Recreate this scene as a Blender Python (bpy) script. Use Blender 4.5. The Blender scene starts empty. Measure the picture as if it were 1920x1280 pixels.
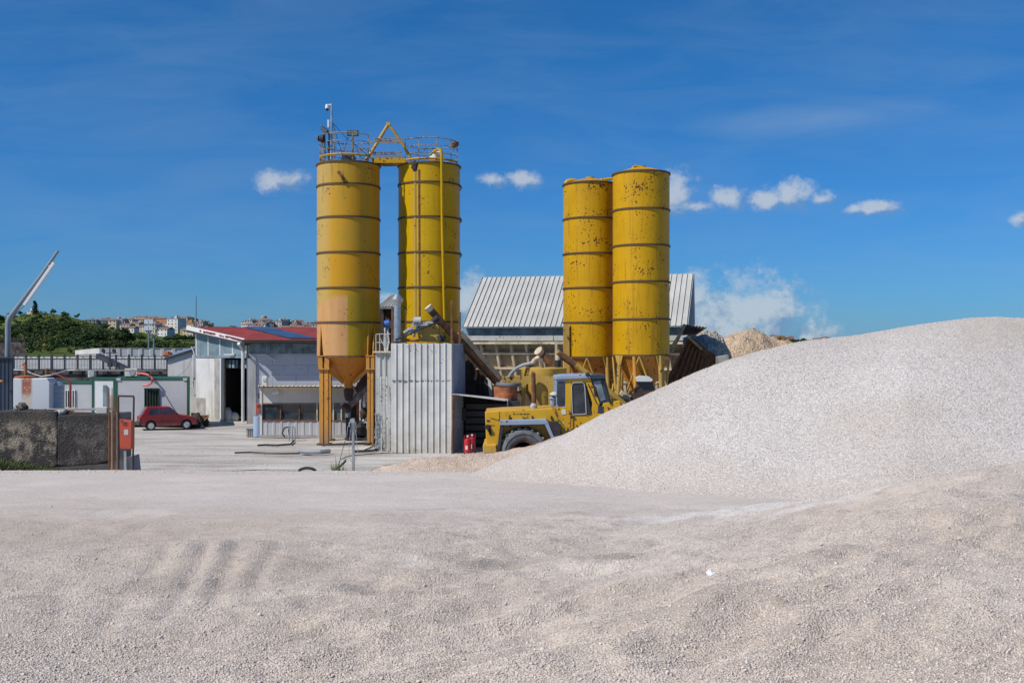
import bpy, math, random
import numpy as np
from mathutils import Vector, Matrix
R = math.radians
scene = bpy.context.scene
col = scene.collection
# ------------------------------------------------------------------ camera
EYE = 4.5
F = 1867.0
HOR = 645.0
cam_d = bpy.data.cameras.new('camera')
cam = bpy.data.objects.new('camera', cam_d); col.objects.link(cam)
cam.location = (0, 0, EYE); cam.rotation_euler = (R(90), 0, 0)
cam_d.sensor_width = 36; cam_d.lens = 36*F/1920
cam_d.shift_y = (HOR-640)/1920
cam_d.clip_start = 0.1; cam_d.clip_end = 6000
scene.camera = cam
# ------------------------------------------------------------------ light
SUN_EL, SUN_AZ = 47.0, 57.0        # azimuth: degrees to the left of straight back from the camera
sd = Vector((-math.sin(R(SUN_AZ))*math.cos(R(SUN_EL)), -math.cos(R(SUN_AZ))*math.cos(R(SUN_EL)), math.sin(R(SUN_EL))))
sun_l = bpy.data.lights.new('sun', 'SUN'); sun_l.energy = 4.6; sun_l.angle = R(.53); sun_l.color = (1, .955, .89)
sun = bpy.data.objects.new('sun', sun_l); col.objects.link(sun)
sun.rotation_euler = sd.to_track_quat('Z', 'Y').to_euler(); sun.location = (-20, -10, 40)
scene.view_settings.view_transform = 'Standard'; scene.view_settings.look = 'None'
scene.view_settings.gamma = 1; scene.view_settings.exposure = 0
w = bpy.data.worlds.new('World'); scene.world = w; w.use_nodes = True
nt = w.node_tree; nt.nodes.clear(); NW = nt.nodes.new; LW = nt.links.new

def wmath(op, a, b=None, c=None, clamp=False):
    n = NW('ShaderNodeMath'); n.operation = op; n.use_clamp = clamp
    for i, x in enumerate((a, b, c)):
        if x is None: continue
        if isinstance(x, (int, float)): n.inputs[i].default_value = x
        else: LW(x, n.inputs[i])
    return n.outputs[0]

def build_world():
    out = NW('ShaderNodeOutputWorld'); bg = NW('ShaderNodeBackground'); bg.inputs[1].default_value = 0.1
    LW(bg.outputs[0], out.inputs[0])
    sky = NW('ShaderNodeTexSky'); sky.sky_type = 'NISHITA'; sky.sun_disc = False
    sky.sun_elevation = R(SUN_EL); sky.sun_rotation = math.atan2(sd.x, sd.y)
    sky.air_density = 1.0; sky.dust_density = 0.3; sky.ozone_density = 3.0; sky.altitude = 300
    hs = NW('ShaderNodeHueSaturation'); hs.inputs['Saturation'].default_value = SKY_SAT; hs.inputs['Value'].default_value = SKY_VAL
    hs.inputs['Hue'].default_value = SKY_HUE
    tn = NW('ShaderNodeMix'); tn.data_type = 'RGBA'; tn.blend_type = 'MULTIPLY'; tn.inputs[0].default_value = 1
    tc0 = NW('ShaderNodeTexCoord'); sp0 = NW('ShaderNodeSeparateXYZ'); LW(tc0.outputs['Generated'], sp0.inputs[0])
    tg = NW('ShaderNodeMix'); tg.data_type = 'RGBA'; tg.inputs[6].default_value = SKY_LOW; tg.inputs[7].default_value = SKY_TINT
    er = NW('ShaderNodeMapRange'); er.inputs[1].default_value = 0; er.inputs[2].default_value = .28; LW(sp0.outputs[2], er.inputs[0]); LW(er.outputs[0], tg.inputs[0])
    LW(sky.outputs[0], tn.inputs[6]); LW(tg.outputs[2], tn.inputs[7]); LW(tn.outputs[2], hs.inputs['Color'])
    tc = NW('ShaderNodeTexCoord'); sep = NW('ShaderNodeSeparateXYZ'); LW(tc.outputs['Generated'], sep.inputs[0])
    ys = wmath('MAXIMUM', sep.outputs[1], 0.05)
    u = wmath('DIVIDE', sep.outputs[0], ys); v = wmath('DIVIDE', sep.outputs[2], ys)
    front = wmath('GREATER_THAN', sep.outputs[1], 0.06)
    comb = NW('ShaderNodeCombineXYZ'); LW(u, comb.inputs[0]); LW(v, comb.inputs[1])
    def noise(vec, scale, detail, rough=.5, dist=0):
        n = NW('ShaderNodeTexNoise'); n.inputs['Scale'].default_value = scale; n.inputs['Detail'].default_value = detail
        n.inputs['Roughness'].default_value = rough; n.inputs['Distortion'].default_value = dist
        LW(vec, n.inputs['Vector']); return n.outputs[0]
    # heaped clouds: soft lumps in direction space, torn by noise
    blobs = []
    def B(px, py, rx, ry): k_ = 1.28 if py < 450 else 1.38; blobs.append(((px-960)/F, (HOR-py)/F, rx*k_/F, ry*k_/F))
    B(527, 340, 56, 27); B(928, 338, 34, 17); B(988, 338, 46, 20)
    B(1265, 362, 50, 50); B(1300, 386, 56, 16); B(1368, 372, 46, 25); B(1440, 375, 60, 22); B(1482, 366, 54, 36)
    B(1540, 374, 36, 18); B(1600, 393, 30, 12); B(1645, 390, 52, 17)
    B(1325, 600, 105, 85); B(1410, 592, 120, 84); B(1452, 572, 62, 58); B(1375, 625, 130, 50); B(1520, 634, 72, 38); B(1300, 560, 60, 42)
    B(882, 560, 42, 50); B(1916, 412, 24, 16); B(735, 560, 30, 14)
    fld = None; fup = None
    for (bx_, by_, rx, ry) in blobs:
        m = NW('ShaderNodeMapping'); m.vector_type = 'TEXTURE'
        m.inputs['Location'].default_value = (bx_, by_, 0); m.inputs['Scale'].default_value = (rx, ry, 1)
        LW(comb.outputs[0], m.inputs[0])
        g = NW('ShaderNodeTexGradient'); g.gradient_type = 'SPHERICAL'; LW(m.outputs[0], g.inputs[0])
        fld = g.outputs['Fac'] if fld is None else wmath('MAXIMUM', fld, g.outputs['Fac'])
        m = NW('ShaderNodeMapping'); m.vector_type = 'TEXTURE'
        m.inputs['Location'].default_value = (bx_+.25*rx, by_-.55*ry, 0); m.inputs['Scale'].default_value = (rx, ry, 1)
        LW(comb.outputs[0], m.inputs[0])
        g = NW('ShaderNodeTexGradient'); g.gradient_type = 'SPHERICAL'; LW(m.outputs[0], g.inputs[0])
        fup = g.outputs['Fac'] if fup is None else wmath('MAXIMUM', fup, g.outputs['Fac'])
    n1 = noise(comb.outputs[0], 46, 10, .66)
    mo = NW('ShaderNodeMapping'); mo.inputs['Location'].default_value = (0.003, -0.006, 0); LW(comb.outputs[0], mo.inputs[0])
    n2 = noise(mo.outputs[0], 30, 5, .5)
    dens = wmath('ADD', fld, wmath('MULTIPLY', wmath('SUBTRACT', n1, .5), 1.8))
    mr = NW('ShaderNodeMapRange'); mr.interpolation_type = 'SMOOTHSTEP'; mr.inputs[1].default_value = .12; mr.inputs[2].default_value = .85
    LW(dens, mr.inputs[0])
    fm = NW('ShaderNodeMapRange'); fm.inputs[1].default_value = .0; fm.inputs[2].default_value = .12; LW(fld, fm.inputs[0])
    a = wmath('MULTIPLY', wmath('MULTIPLY', mr.outputs[0], fm.outputs[0]), front)
    a = wmath('MULTIPLY', a, .72)
    relief = wmath('MULTIPLY', wmath('SUBTRACT', n1, n2), 3.2)
    # heights in each cloud: whiter heads, bluish bases
    lit = wmath('ADD', wmath('ADD', relief, .40), wmath('MULTIPLY', wmath('SUBTRACT', fld, fup), 1.5), clamp=True)
    cr = NW('ShaderNodeMix'); cr.data_type = 'RGBA'; LW(lit, cr.inputs[0])
    cr.inputs[6].default_value = (1.7, 2.9, 4.9, 1); cr.inputs[7].default_value = (5.6, 6.1, 6.6, 1)
    # thin high streaks
    mc = NW('ShaderNodeMapping'); mc.inputs['Scale'].default_value = (2.2, 11, 1); mc.inputs['Rotation'].default_value = (0, 0, R(-9))
    LW(comb.outputs[0], mc.inputs[0])
    c1 = noise(mc.outputs[0], 2.1, 10, .62, .6)
    big = noise(comb.outputs[0], 2.6, 3)
    ci = NW('ShaderNodeMapRange'); ci.inputs[1].default_value = .46; ci.inputs[2].default_value = .85
    LW(wmath('ADD', wmath('MULTIPLY', c1, .7), wmath('MULTIPLY', big, .4)), ci.inputs[0])
    wm = NW('ShaderNodeMapping'); wm.vector_type = 'TEXTURE'; wm.inputs['Location'].default_value = ((1530-960)/F, (HOR-222)/F, 0)
    wm.inputs['Scale'].default_value = (270/F, 38/F, 1); wm.inputs['Rotation'].default_value = (0, 0, R(5)); LW(comb.outputs[0], wm.inputs[0])
    wg = NW('ShaderNodeTexGradient'); wg.gradient_type = 'SPHERICAL'; LW(wm.outputs[0], wg.inputs[0])
    wisp = wmath('MULTIPLY', wg.outputs['Fac'], wmath('MULTIPLY', c1, .55))
    cf = wmath('MULTIPLY', wmath('ADD', wmath('MULTIPLY', ci.outputs[0], .24), wisp), front, clamp=True)
    m1 = NW('ShaderNodeMix'); m1.data_type = 'RGBA'; LW(cf, m1.inputs[0]); LW(hs.outputs[0], m1.inputs[6]); m1.inputs[7].default_value = (2.7, 4.0, 5.7, 1)
    m2 = NW('ShaderNodeMix'); m2.data_type = 'RGBA'; LW(a, m2.inputs[0]); LW(m1.outputs[2], m2.inputs[6]); LW(cr.outputs[2], m2.inputs[7])
    LW(m2.outputs[2], bg.inputs[0])
SKY_SAT, SKY_VAL, SKY_HUE = 1.0, 1.0, 0.5
SKY_TINT = (.16, .60, 1.0, 1); SKY_LOW = (.215, .49, .92, 1)
build_world()

# ------------------------------------------------------------------ helpers
def P(px, py, D): return Vector(((px-960)*D/F, D, EYE-(py-HOR)*D/F))
def X(px, D): return (px-960)*D/F
def Z(py, D): return EYE-(py-HOR)*D/F
rnd = random.Random(7)

class MB:
    def __init__(s): s.v = []; s.f = []
    def add(s, vs, fs):
        o = len(s.v); s.v += [tuple(p) for p in vs]; s.f += [tuple(i+o for i in f) for f in fs]; return s
    def hexa(s, q):   # 8 corners: bottom 4 ccw, top 4 ccw
        return s.add(q, [(3,2,1,0),(4,5,6,7),(0,1,5,4),(1,2,6,5),(2,3,7,6),(3,0,4,7)])
    def bx(s, x0, x1, y0, y1, z0, z1):
        return s.hexa([(x0,y0,z0),(x1,y0,z0),(x1,y1,z0),(x0,y1,z0),(x0,y0,z1),(x1,y0,z1),(x1,y1,z1),(x0,y1,z1)])
    def box(s, c, sz, rot=None):
        hx, hy, hz = sz[0]/2, sz[1]/2, sz[2]/2
        q = [Vector(p) for p in [(-hx,-hy,-hz),(hx,-hy,-hz),(hx,hy,-hz),(-hx,hy,-hz),(-hx,-hy,hz),(hx,-hy,hz),(hx,hy,hz),(-hx,hy,hz)]]
        if rot is not None: q = [rot @ p for p in q]
        return s.hexa([p+Vector(c) for p in q])
    def pb(s, x0, y0, x1, y1, D, dep):   # pixel rectangle at distance D, real depth dep behind
        return s.bx(X(x0,D), X(x1,D), D, D+dep, Z(y1,D), Z(y0,D))
    def bar(s, a, b, w, h, up=(0,0,1)):   # rectangular bar between two points
        a, b = Vector(a), Vector(b); d = (b-a).normalized(); u = Vector(up)
        if abs(d.dot(u)) > .98: u = Vector((0,1,0))
        r = d.cross(u).normalized(); u = r.cross(d)
        r *= w/2; u *= h/2
        return s.hexa([a-r-u, a+r-u, b+r-u, b-r-u, a-r+u, a+r+u, b+r+u, b-r+u])
    def cyl(s, a, b, r0, r1=None, n=16, caps=True):
        a, b = Vector(a), Vector(b); r1 = r0 if r1 is None else r1
        d = (b-a).normalized(); u = Vector((0,0,1)) if abs(d.z) < .95 else Vector((1,0,0))
        e = d.cross(u).normalized(); g = d.cross(e)
        vs = []
        for c, r in ((a, r0), (b, r1)):
            for i in range(n):
                t = 2*math.pi*i/n; vs.append(c+e*(r*math.cos(t))+g*(r*math.sin(t)))
        fs = [(i, n+i, n+(i+1)%n, (i+1)%n) for i in range(n)]
        if caps: fs += [tuple(range(n)), tuple(range(2*n-1, n-1, -1))]
        return s.add(vs, fs)
    def tube(s, pts, r, n=8, closed=False):
        pts = [Vector(p) for p in pts]; m = len(pts); vs = []; e = None
        for k, p in enumerate(pts):
            if closed: d = pts[(k+1)%m]-pts[(k-1)%m]
            else: d = pts[min(k+1,m-1)]-pts[max(k-1,0)]
            d.normalize()
            if e is None:
                u = Vector((0,0,1)) if abs(d.z) < .9 else Vector((0,1,0)); e = d.cross(u).normalized()
            else: e = (e-d*e.dot(d)).normalized()
            g = d.cross(e); rr = r[k] if isinstance(r, (list, tuple)) else r
            for i in range(n):
                t = 2*math.pi*i/n; vs.append(p+e*(rr*math.cos(t))+g*(rr*math.sin(t)))
        fs = []
        for k in range(m if closed else m-1):
            for i in range(n):
                k2 = (k+1)%m
                fs.append((k*n+i, k2*n+i, k2*n+(i+1)%n, k*n+(i+1)%n))
        if not closed: fs += [tuple(range(n)), tuple(range(m*n-1, m*n-n-1, -1))]
        return s.add(vs, fs)
    def lathe(s, prof, c, n=32, axis='z', a0=0, a1=2*math.pi):
        c = Vector(c); vs = []; full = abs(a1-a0-2*math.pi) < 1e-6; m = n if full else n+1
        for (r, h) in prof:
            for i in range(m):
                t = a0+(a1-a0)*i/n
                if axis == 'z': vs.append(c+Vector((r*math.cos(t), r*math.sin(t), h)))
                elif axis == 'y': vs.append(c+Vector((r*math.cos(t), h, r*math.sin(t))))
                else: vs.append(c+Vector((h, r*math.cos(t), r*math.sin(t))))
        fs = []
        for k in range(len(prof)-1):
            for i in range(n):
                j = (i+1) % m
                fs.append((k*m+i, k*m+j, (k+1)*m+j, (k+1)*m+i))
        if full:
            if prof[0][0] > 1e-4: fs.append(tuple(range(m-1, -1, -1)))
            if prof[-1][0] > 1e-4: fs.append(tuple(range((len(prof)-1)*m, len(prof)*m)))
        return s.add(vs, fs)
    def prism(s, pts, vec):
        vec = Vector(vec); pts = [Vector(p) for p in pts]; n = len(pts)
        return s.add(pts+[p+vec for p in pts], [tuple(range(n-1,-1,-1)), tuple(range(n, 2*n))]+[(i,(i+1)%n,n+(i+1)%n,n+i) for i in range(n)])
    def pp(s, pix, D, dep):   # prism from pixel outline at distance D
        return s.prism([P(a, b, D) for a, b in pix], (0, dep, 0))
    def corr(s, p0, p1, z0, z1, pitch, dep, thick=.03, top=None, flat=.55):   # corrugated upright sheet, p0->p1, outward to the right-hand side
        p0, p1 = Vector((p0[0],p0[1],0)), Vector((p1[0],p1[1],0)); L = (p1-p0).length; d = (p1-p0)/L; nn = Vector((d.y, -d.x, 0))
        k = max(1, round(L/pitch)); st = L/k; prof = []
        for i in range(k):
            b = i*st
            for t, h in ((0, 0), (flat, 0), (flat+.09, 1), (.91, 1)): prof.append((b+t*st, h))
        prof.append((L, 0))
        z1s = [z1]*len(prof) if top is None else [top(t/L) for t, h in prof]
        lo = [p0+d*t+nn*(h*dep)+Vector((0,0,z0)) for t, h in prof]
        hi = [p0+d*t+nn*(h*dep)+Vector((0,0,z)) for (t, h), z in zip(prof, z1s)]
        bl = [p0+d*t-nn*thick+Vector((0,0,z0)) for t, h in prof]; bh = [p0+d*t-nn*thick+Vector((0,0,z)) for (t, h), z in zip(prof, z1s)]
        m = len(prof); vs = lo+hi+bl+bh; fs = []
        for i in range(m-1):
            fs += [(i, i+1, m+i+1, m+i), (2*m+i+1, 2*m+i, 3*m+i, 3*m+i+1), (m+i, m+i+1, 3*m+i+1, 3*m+i), (i+1, i, 2*m+i, 2*m+i+1)]
        fs += [(0, m, 3*m, 2*m), (m-1, 3*m-1, 4*m-1, 2*m-1)]
        return s.add(vs, fs)
    def ribroof(s, e0, e1, r0, r1, n, h, wd, thick=.06):  # slab e0-e1 (eave) r0-r1 (ridge) with n ribs running up the slope
        e0, e1, r0, r1 = map(Vector, (e0, e1, r0, r1)); nn = (e1-e0).cross(r0-e0).normalized()
        if nn.z < 0: nn = -nn
        s.hexa([e0-nn*thick, e1-nn*thick, r1-nn*thick, r0-nn*thick, e0, e1, r1, r0])
        for i in range(n+1):
            t = i/n; a = e0.lerp(e1, t); b = r0.lerp(r1, t); w_ = (e1-e0).normalized()*wd/2
            s.hexa([a-w_, a+w_, b+w_, b-w_, a-w_*.6+nn*h, a+w_*.6+nn*h, b+w_*.6+nn*h, b-w_*.6+nn*h])
        return s
    def rock(s, c, r, seed=0, sq=(1,1,1), n=10):
        rg = random.Random(seed); c = Vector(c); vs = []; fs = []; m = n//2+2
        for i in range(m+1):
            ph = math.pi*i/m
            for j in range(n):
                t = 2*math.pi*j/n
                k = r*(1+rg.uniform(-.22, .22)) if 0 < i < m else r
                vs.append(c+Vector((k*math.sin(ph)*math.cos(t)*sq[0], k*math.sin(ph)*math.sin(t)*sq[1], k*math.cos(ph)*sq[2])))
        for i in range(m):
            for j in range(n): fs.append((i*n+j, (i+1)*n+j, (i+1)*n+(j+1)%n, i*n+(j+1)%n))
        return s.add(vs, fs)
    def text(s): return s

def root_loc(o):
    while o.parent: o = o.parent
    return o.location
def tag(o, label=None, cat=None, group=None, kind=None):
    if label: o['label'] = label
    if cat: o['category'] = cat
    if group: o['group'] = group
    if kind: o['kind'] = kind
    return o
def thing(name, label, cat, loc, group=None):
    o = bpy.data.objects.new(name, None); o.empty_display_size = .3; col.objects.link(o); o.location = loc
    return tag(o, label, cat, group)
def mesh_of(name, mb, m, smooth=False, org=(0,0,0), sharp=35):
    me = bpy.data.meshes.new(name); ox, oy, oz = org
    me.from_pydata([(a-ox, b-oy, c-oz) for a, b, c in mb.v], [], mb.f)
    me.materials.append(m); me.validate(); 
    if smooth:
        me.shade_smooth()
        try: me.set_sharp_from_angle(angle=R(sharp))
        except Exception: pass
    return me
def fixnormals(me):
    import bmesh
    b = bmesh.new(); b.from_mesh(me); bmesh.ops.recalc_face_normals(b, faces=b.faces); b.to_mesh(me); b.free()
def part(name, mb, m, parent, smooth=False, bev=0, label=None, sharp=35):
    me = mesh_of(name, mb, m, False, root_loc(parent)); fixnormals(me)
    if smooth:
        me.shade_smooth(); me.set_sharp_from_angle(angle=R(sharp))
    o = bpy.data.objects.new(name, me); col.objects.link(o); o.parent = parent
    if bev:
        b = o.modifiers.new('bevel', 'BEVEL'); b.width = bev; b.segments = 2; b.limit_method = 'ANGLE'; b.angle_limit = R(40)
    if label: o['label'] = label
    return o
def single(name, mb, m, label, cat, group=None, smooth=False, bev=0, sharp=35, kind=None):
    n = len(mb.v); cx = sum(p[0] for p in mb.v)/n; cy = sum(p[1] for p in mb.v)/n; cz = min(p[2] for p in mb.v)
    me = mesh_of(name, mb, m, False, (cx, cy, cz)); fixnormals(me)
    if smooth: me.shade_smooth(); me.set_sharp_from_angle(angle=R(sharp))
    o = bpy.data.objects.new(name, me); col.objects.link(o); o.location = (cx, cy, cz)
    if bev:
        b = o.modifiers.new('bevel', 'BEVEL'); b.width = bev; b.segments = 2; b.limit_method = 'ANGLE'; b.angle_limit = R(40)
    return tag(o, label, cat, group, kind)
def copy_tree(o, parent=None):
    c = o.copy(); col.objects.link(c); c.parent = parent
    for ch in [x for x in o.children]: copy_tree(ch, c)
    return c

# ------------------------------------------------------------------ materials
def newmat(name):
    m = bpy.data.materials.new(name); m.use_nodes = True; t = m.node_tree; t.nodes.clear()
    o = t.nodes.new('ShaderNodeOutputMaterial'); b = t.nodes.new('ShaderNodeBsdfPrincipled'); t.links.new(b.outputs[0], o.inputs[0])
    return m, t, b
class NT:
    def __init__(s, t): s.t = t
    def n(s, k): return s.t.nodes.new(k)
    def l(s, a, b): s.t.links.new(a, b)
    def put(s, x, sock):
        if isinstance(x, (int, float, tuple)): sock.default_value = x
        else: s.l(x, sock)
    def pos(s):
        return s.n('ShaderNodeNewGeometry').outputs['Position']
    def map(s, vec, sc=(1,1,1), loc=(0,0,0), rot=(0,0,0), typ='POINT'):
        m = s.n('ShaderNodeMapping'); m.vector_type = typ; m.inputs['Scale'].default_value = sc; m.inputs['Location'].default_value = loc
        m.inputs['Rotation'].default_value = rot; s.l(vec, m.inputs[0]); return m.outputs[0]
    def noise(s, vec, sc, det=4, ro=.5, dist=0):
        n = s.n('ShaderNodeTexNoise'); n.inputs['Scale'].default_value = sc; n.inputs['Detail'].default_value = det
        n.inputs['Roughness'].default_value = ro; n.inputs['Distortion'].default_value = dist; s.l(vec, n.inputs['Vector']); return n.outputs[0]
    def vor(s, vec, sc, out='Distance', feat='F1', rand=1):
        n = s.n('ShaderNodeTexVoronoi'); n.feature = feat; n.inputs['Scale'].default_value = sc; n.inputs['Randomness'].default_value = rand
        s.l(vec, n.inputs['Vector']); return n.outputs[out]
    def rng(s, v, a, b, c=0, d=1, smooth=True):
        n = s.n('ShaderNodeMapRange'); n.interpolation_type = 'SMOOTHSTEP' if smooth else 'LINEAR'
        for i, x in enumerate((a, b, c, d)): n.inputs[i+1].default_value = x
        s.l(v, n.inputs[0]); return n.outputs[0]
    def m(s, op, a, b=0.0, clamp=False):
        n = s.n('ShaderNodeMath'); n.operation = op; n.use_clamp = clamp; s.put(a, n.inputs[0]); s.put(b, n.inputs[1]); return n.outputs[0]
    def mix(s, f, a, b, mode='MIX'):
        n = s.n('ShaderNodeMix'); n.data_type = 'RGBA'; n.blend_type = mode; s.put(f, n.inputs[0])
        s.put(a if not isinstance(a, tuple) or len(a) == 4 else a+(1,), n.inputs[6]); s.put(b if not isinstance(b, tuple) or len(b) == 4 else b+(1,), n.inputs[7]); return n.outputs[2]
    def sep(s, v):
        n = s.n('ShaderNodeSeparateXYZ'); s.l(v, n.inputs[0]); return n.outputs
    def bump(s, h, st, dist, prev=None):
        n = s.n('ShaderNodeBump'); n.inputs['Strength'].default_value = st; n.inputs['Distance'].default_value = dist; s.l(h, n.inputs['Height'])
        if prev is not None: s.l(prev, n.inputs['Normal'])
        return n.outputs[0]
def paint(name, c, rough=.6, metal=0, var=.12, vs=.8, rust=0, rc=(.09,.035,.015), rs=9, streak=0, sc=(.12,.09,.06), ss=(7,7,.35), bump=.0, bs=40, dirt=0, dc=(.25,.21,.16), dz=(0,.8), spec=.5):
    m, t, b = newmat(name); k = NT(t); p = k.pos()
    n1 = k.noise(p, vs, 6, .6)
    lo = tuple(x*(1-var) for x in c); hi = tuple(min(1, x*(1+var)) for x in c)
    cc = k.mix(k.rng(n1, .3, .7), lo, hi)
    fine = k.noise(p, 35, 3, .6); cc = k.mix(k.m('MULTIPLY', k.rng(fine, .35, .75), .18*min(1, var*6)), cc, tuple(x*.6 for x in c))
    if streak:
        s1 = k.noise(k.map(p, ss), 1, 7, .65)
        cc = k.mix(k.m('MULTIPLY', k.rng(s1, .5, .72), streak), cc, sc)
    if dirt:
        z = k.sep(p)[2]; f = k.m('MULTIPLY', k.rng(z, dz[1], dz[0]), k.rng(k.noise(p, 3, 6, .65), .25, .65)); cc = k.mix(k.m('MULTIPLY', f, dirt), cc, dc)
    r_ = rough
    if rust:
        big = k.noise(p, 1.1, 4, .6); f = k.noise(k.map(p, (1,1,.8)), rs, 5, .55)
        v = k.m('ADD', k.m('MULTIPLY', big, .45), k.m('MULTIPLY', f, .7))
        th = .735-rust*.13
        fac = k.rng(v, th-.012, th+.018)
        cc = k.mix(fac, cc, rc)
        r_ = k.m('ADD', rough, k.m('MULTIPLY', fac, .3), clamp=True)
    k.put(r_, b.inputs['Roughness']); k.l(cc, b.inputs['Base Color']); b.inputs['Metallic'].default_value = metal
    b.inputs['Specular IOR Level'].default_value = spec
    if bump: k.l(k.bump(k.noise(p, bs, 5, .6), bump, .02), b.inputs['Normal'])
    return m
def glass(name, c=(.02,.025,.03), rough=.06):
    m, t, b = newmat(name); k = NT(t)
    p = k.pos(); k.l(k.mix(k.rng(k.noise(p, 2.2, 5), .3, .7), c, tuple(x*2.2+.01 for x in c)), b.inputs['Base Color'])
    b.inputs['Roughness'].default_value = rough; b.inputs['Specular IOR Level'].default_value = .6
    return m

SCUFF = [(-.86, 7.05, .5, .5, 1, .7), (-.15, 8.9, .8, .5, 1, .5), (-1.4, 6.6, .5, .25, 1, .45), (.9, 8.6, .9, .4, 1, .35), (-2.6, 7.3, .35, .6, 1, .4), (-2.1, 7.3, .3, .6, 1, .4), (1.6, 6.6, 1.2, .5, 1, .3), (.9, 5.6, .8, .3, 1, .35), (2.6, 12.2, 2.6, .8, 0, .55), (3.4, 10.8, 1.4, .35, 0, .4)]
def gravel_mat(name, cell, c1, c2, c3, patch=.5, bst=.9, coarse=None, toe=False, bed=False):
    m, t, b = newmat(name); k = NT(t); p = k.pos()
    warp = p
    g = k.sep(k.vor(warp, cell, 'Color'))
    g2 = k.sep(k.vor(warp, cell*2.3, 'Color'))
    stone = k.mix(g[0], c1, c2); stone = k.mix(k.m('MULTIPLY', k.rng(g[2], .80, .84), .55), stone, tuple(x*.45 for x in c1))
    stone = k.mix(k.m('MULTIPLY', k.rng(g[1], .72, 1), .55), stone, c3)
    stone = k.mix(k.m('MULTIPLY', g2[0], .35), stone, tuple(x*.62 for x in c1))
    big = k.noise(k.map(p, (1,1,1)), .55, 7, .6); dust = k.rng(big, .42, .66)
    stone = k.mix(k.m('MULTIPLY', dust, patch), stone, tuple(min(1, x*1.12) for x in c2))
    tan = k.rng(k.noise(p, .23, 4), .45, .68); stone = k.mix(k.m('MULTIPLY', tan, .35), stone, (c1[0]*.95, c1[1]*.86, c1[2]*.74), 'MIX')
    if coarse is not None:
        stone = k.mix(k.m('MULTIPLY', k.m('MAXIMUM', k.rng(k.noise(p, coarse, 3, .6), .56, .74), k.rng(k.noise(p, coarse*.17, 6, .7), .57, .66)), .42), stone, tuple(x*.5 for x in c1))
    if bed:   # paler washed gravel beyond the near bed, a dusty light lane, coarse dark scuffed hollows
        s = k.sep(p); wob = k.m('MULTIPLY', k.m('SUBTRACT', k.noise(p, .45, 6, .65), .5), 7)
        stone = k.mix(k.m('MULTIPLY', k.rng(k.m('ADD', s[1], wob), 11, 17), .5), stone, k.mix(g[0], (.54,.48,.43), (.78,.71,.65)))
        for (cx, cy, rx, ry, lo, am) in SCUFF:
            q = k.map(p, (1/rx, 1/ry, 0), (-cx/rx, -cy/ry, 0)); gr = k.n('ShaderNodeTexGradient'); gr.gradient_type = 'SPHERICAL'; k.l(q, gr.inputs[0])
            f = k.rng(k.m('ADD', gr.outputs['Fac'], k.m('MULTIPLY', k.m('SUBTRACT', k.noise(p, 2.2, 7, .7), .5), 1.3)), .18, .62)
            stone = k.mix(k.m('MULTIPLY', f, am), stone, k.mix(g2[0], (.20,.165,.13), (.42,.36,.30)) if lo else (.78,.75,.73))
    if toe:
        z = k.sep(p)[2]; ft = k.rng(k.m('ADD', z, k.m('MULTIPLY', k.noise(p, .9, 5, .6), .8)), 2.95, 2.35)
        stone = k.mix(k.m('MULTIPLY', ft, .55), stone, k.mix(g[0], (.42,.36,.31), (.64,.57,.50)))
        sl = k.rng(k.noise(k.map(p, (1.1,.22,.22), rot=(0,0,.25)), 1, 5, .6), .52, .66)
        stone = k.mix(k.m('MULTIPLY', sl, .22), stone, (.50,.45,.40))
    k.l(stone, b.inputs['Base Color']); b.inputs['Roughness'].default_value = .95; b.inputs['Specular IOR Level'].default_value = .15
    d = k.m('MULTIPLY', k.vor(warp, cell, 'Distance'), -1)
    nb = k.bump(d, bst, .9/cell)
    nb = k.bump(k.noise(p, 9, 8, .75), .4, .03, nb)
    k.l(nb, b.inputs['Normal'])
    return m

# colours
YEL = (.53, .287, .002); ORG = (.62, .27, .035)
M = {}
M['silo_yellow'] = paint('faded yellow silo paint', YEL, .45, rust=.46, rs=11, var=.12, vs=.5, streak=.7, sc=(.27,.135,.015), bump=.05, spec=.25)
M['silo_yellow_clean'] = paint('bright yellow silo paint', (.52, .312, .001), .42, rust=.26, rs=12, var=.08, vs=.5, streak=.4, sc=(.34,.19,.01), bump=.04, spec=.25)
M['rust_band'] = paint('dark rusty flange', (.10,.06,.03), .8, rust=.5)
M['yellow_rail'] = paint('worn yellow rail', (.30,.24,.15), .6, rust=1.0, rs=14)
M['orange'] = paint('orange leg paint', (.56,.26,.045), .5, rust=.30, rs=12, streak=.35, sc=(.45,.17,.02), dirt=.9, dc=(.3,.22,.15), dz=(0,1.2))
M['orange_cone'] = paint('orange rust stained cone', (.52,.195,.015), .5, rust=.45, rs=9, streak=.5, sc=(.25,.08,.01))
M['loader_yellow'] = paint('loader yellow paint', (.64,.355,.012), .35, rust=.33, rs=8, var=.08, streak=.15, sc=(.4,.2,.03), dirt=.6, dz=(.6,1.3), dc=(.5,.4,.28))
M['plant_yellow'] = paint('dusty yellow plant paint', (.45,.28,.05), .65, rust=.42, rs=7, streak=.4, sc=(.28,.17,.08))
M['rust'] = paint('rust', (.16,.075,.035), .9, var=.4, vs=5, bump=.3)
M['rust_dark'] = paint('dark rusted steel', (.05,.035,.028), .85, var=.4, vs=3, rust=.5)
M['rust_orange'] = paint('orange rust', (.34,.115,.045), .9, var=.3, vs=4, rust=.5, bump=.2)
M['white_sheet'] = paint('white corrugated sheet', (.60,.59,.55), .5, rust=.12, rs=18, var=.14, vs=1.0, streak=.55, sc=(.5,.47,.4), dirt=.75, dc=(.42,.38,.31), dz=(0,1.6))
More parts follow.
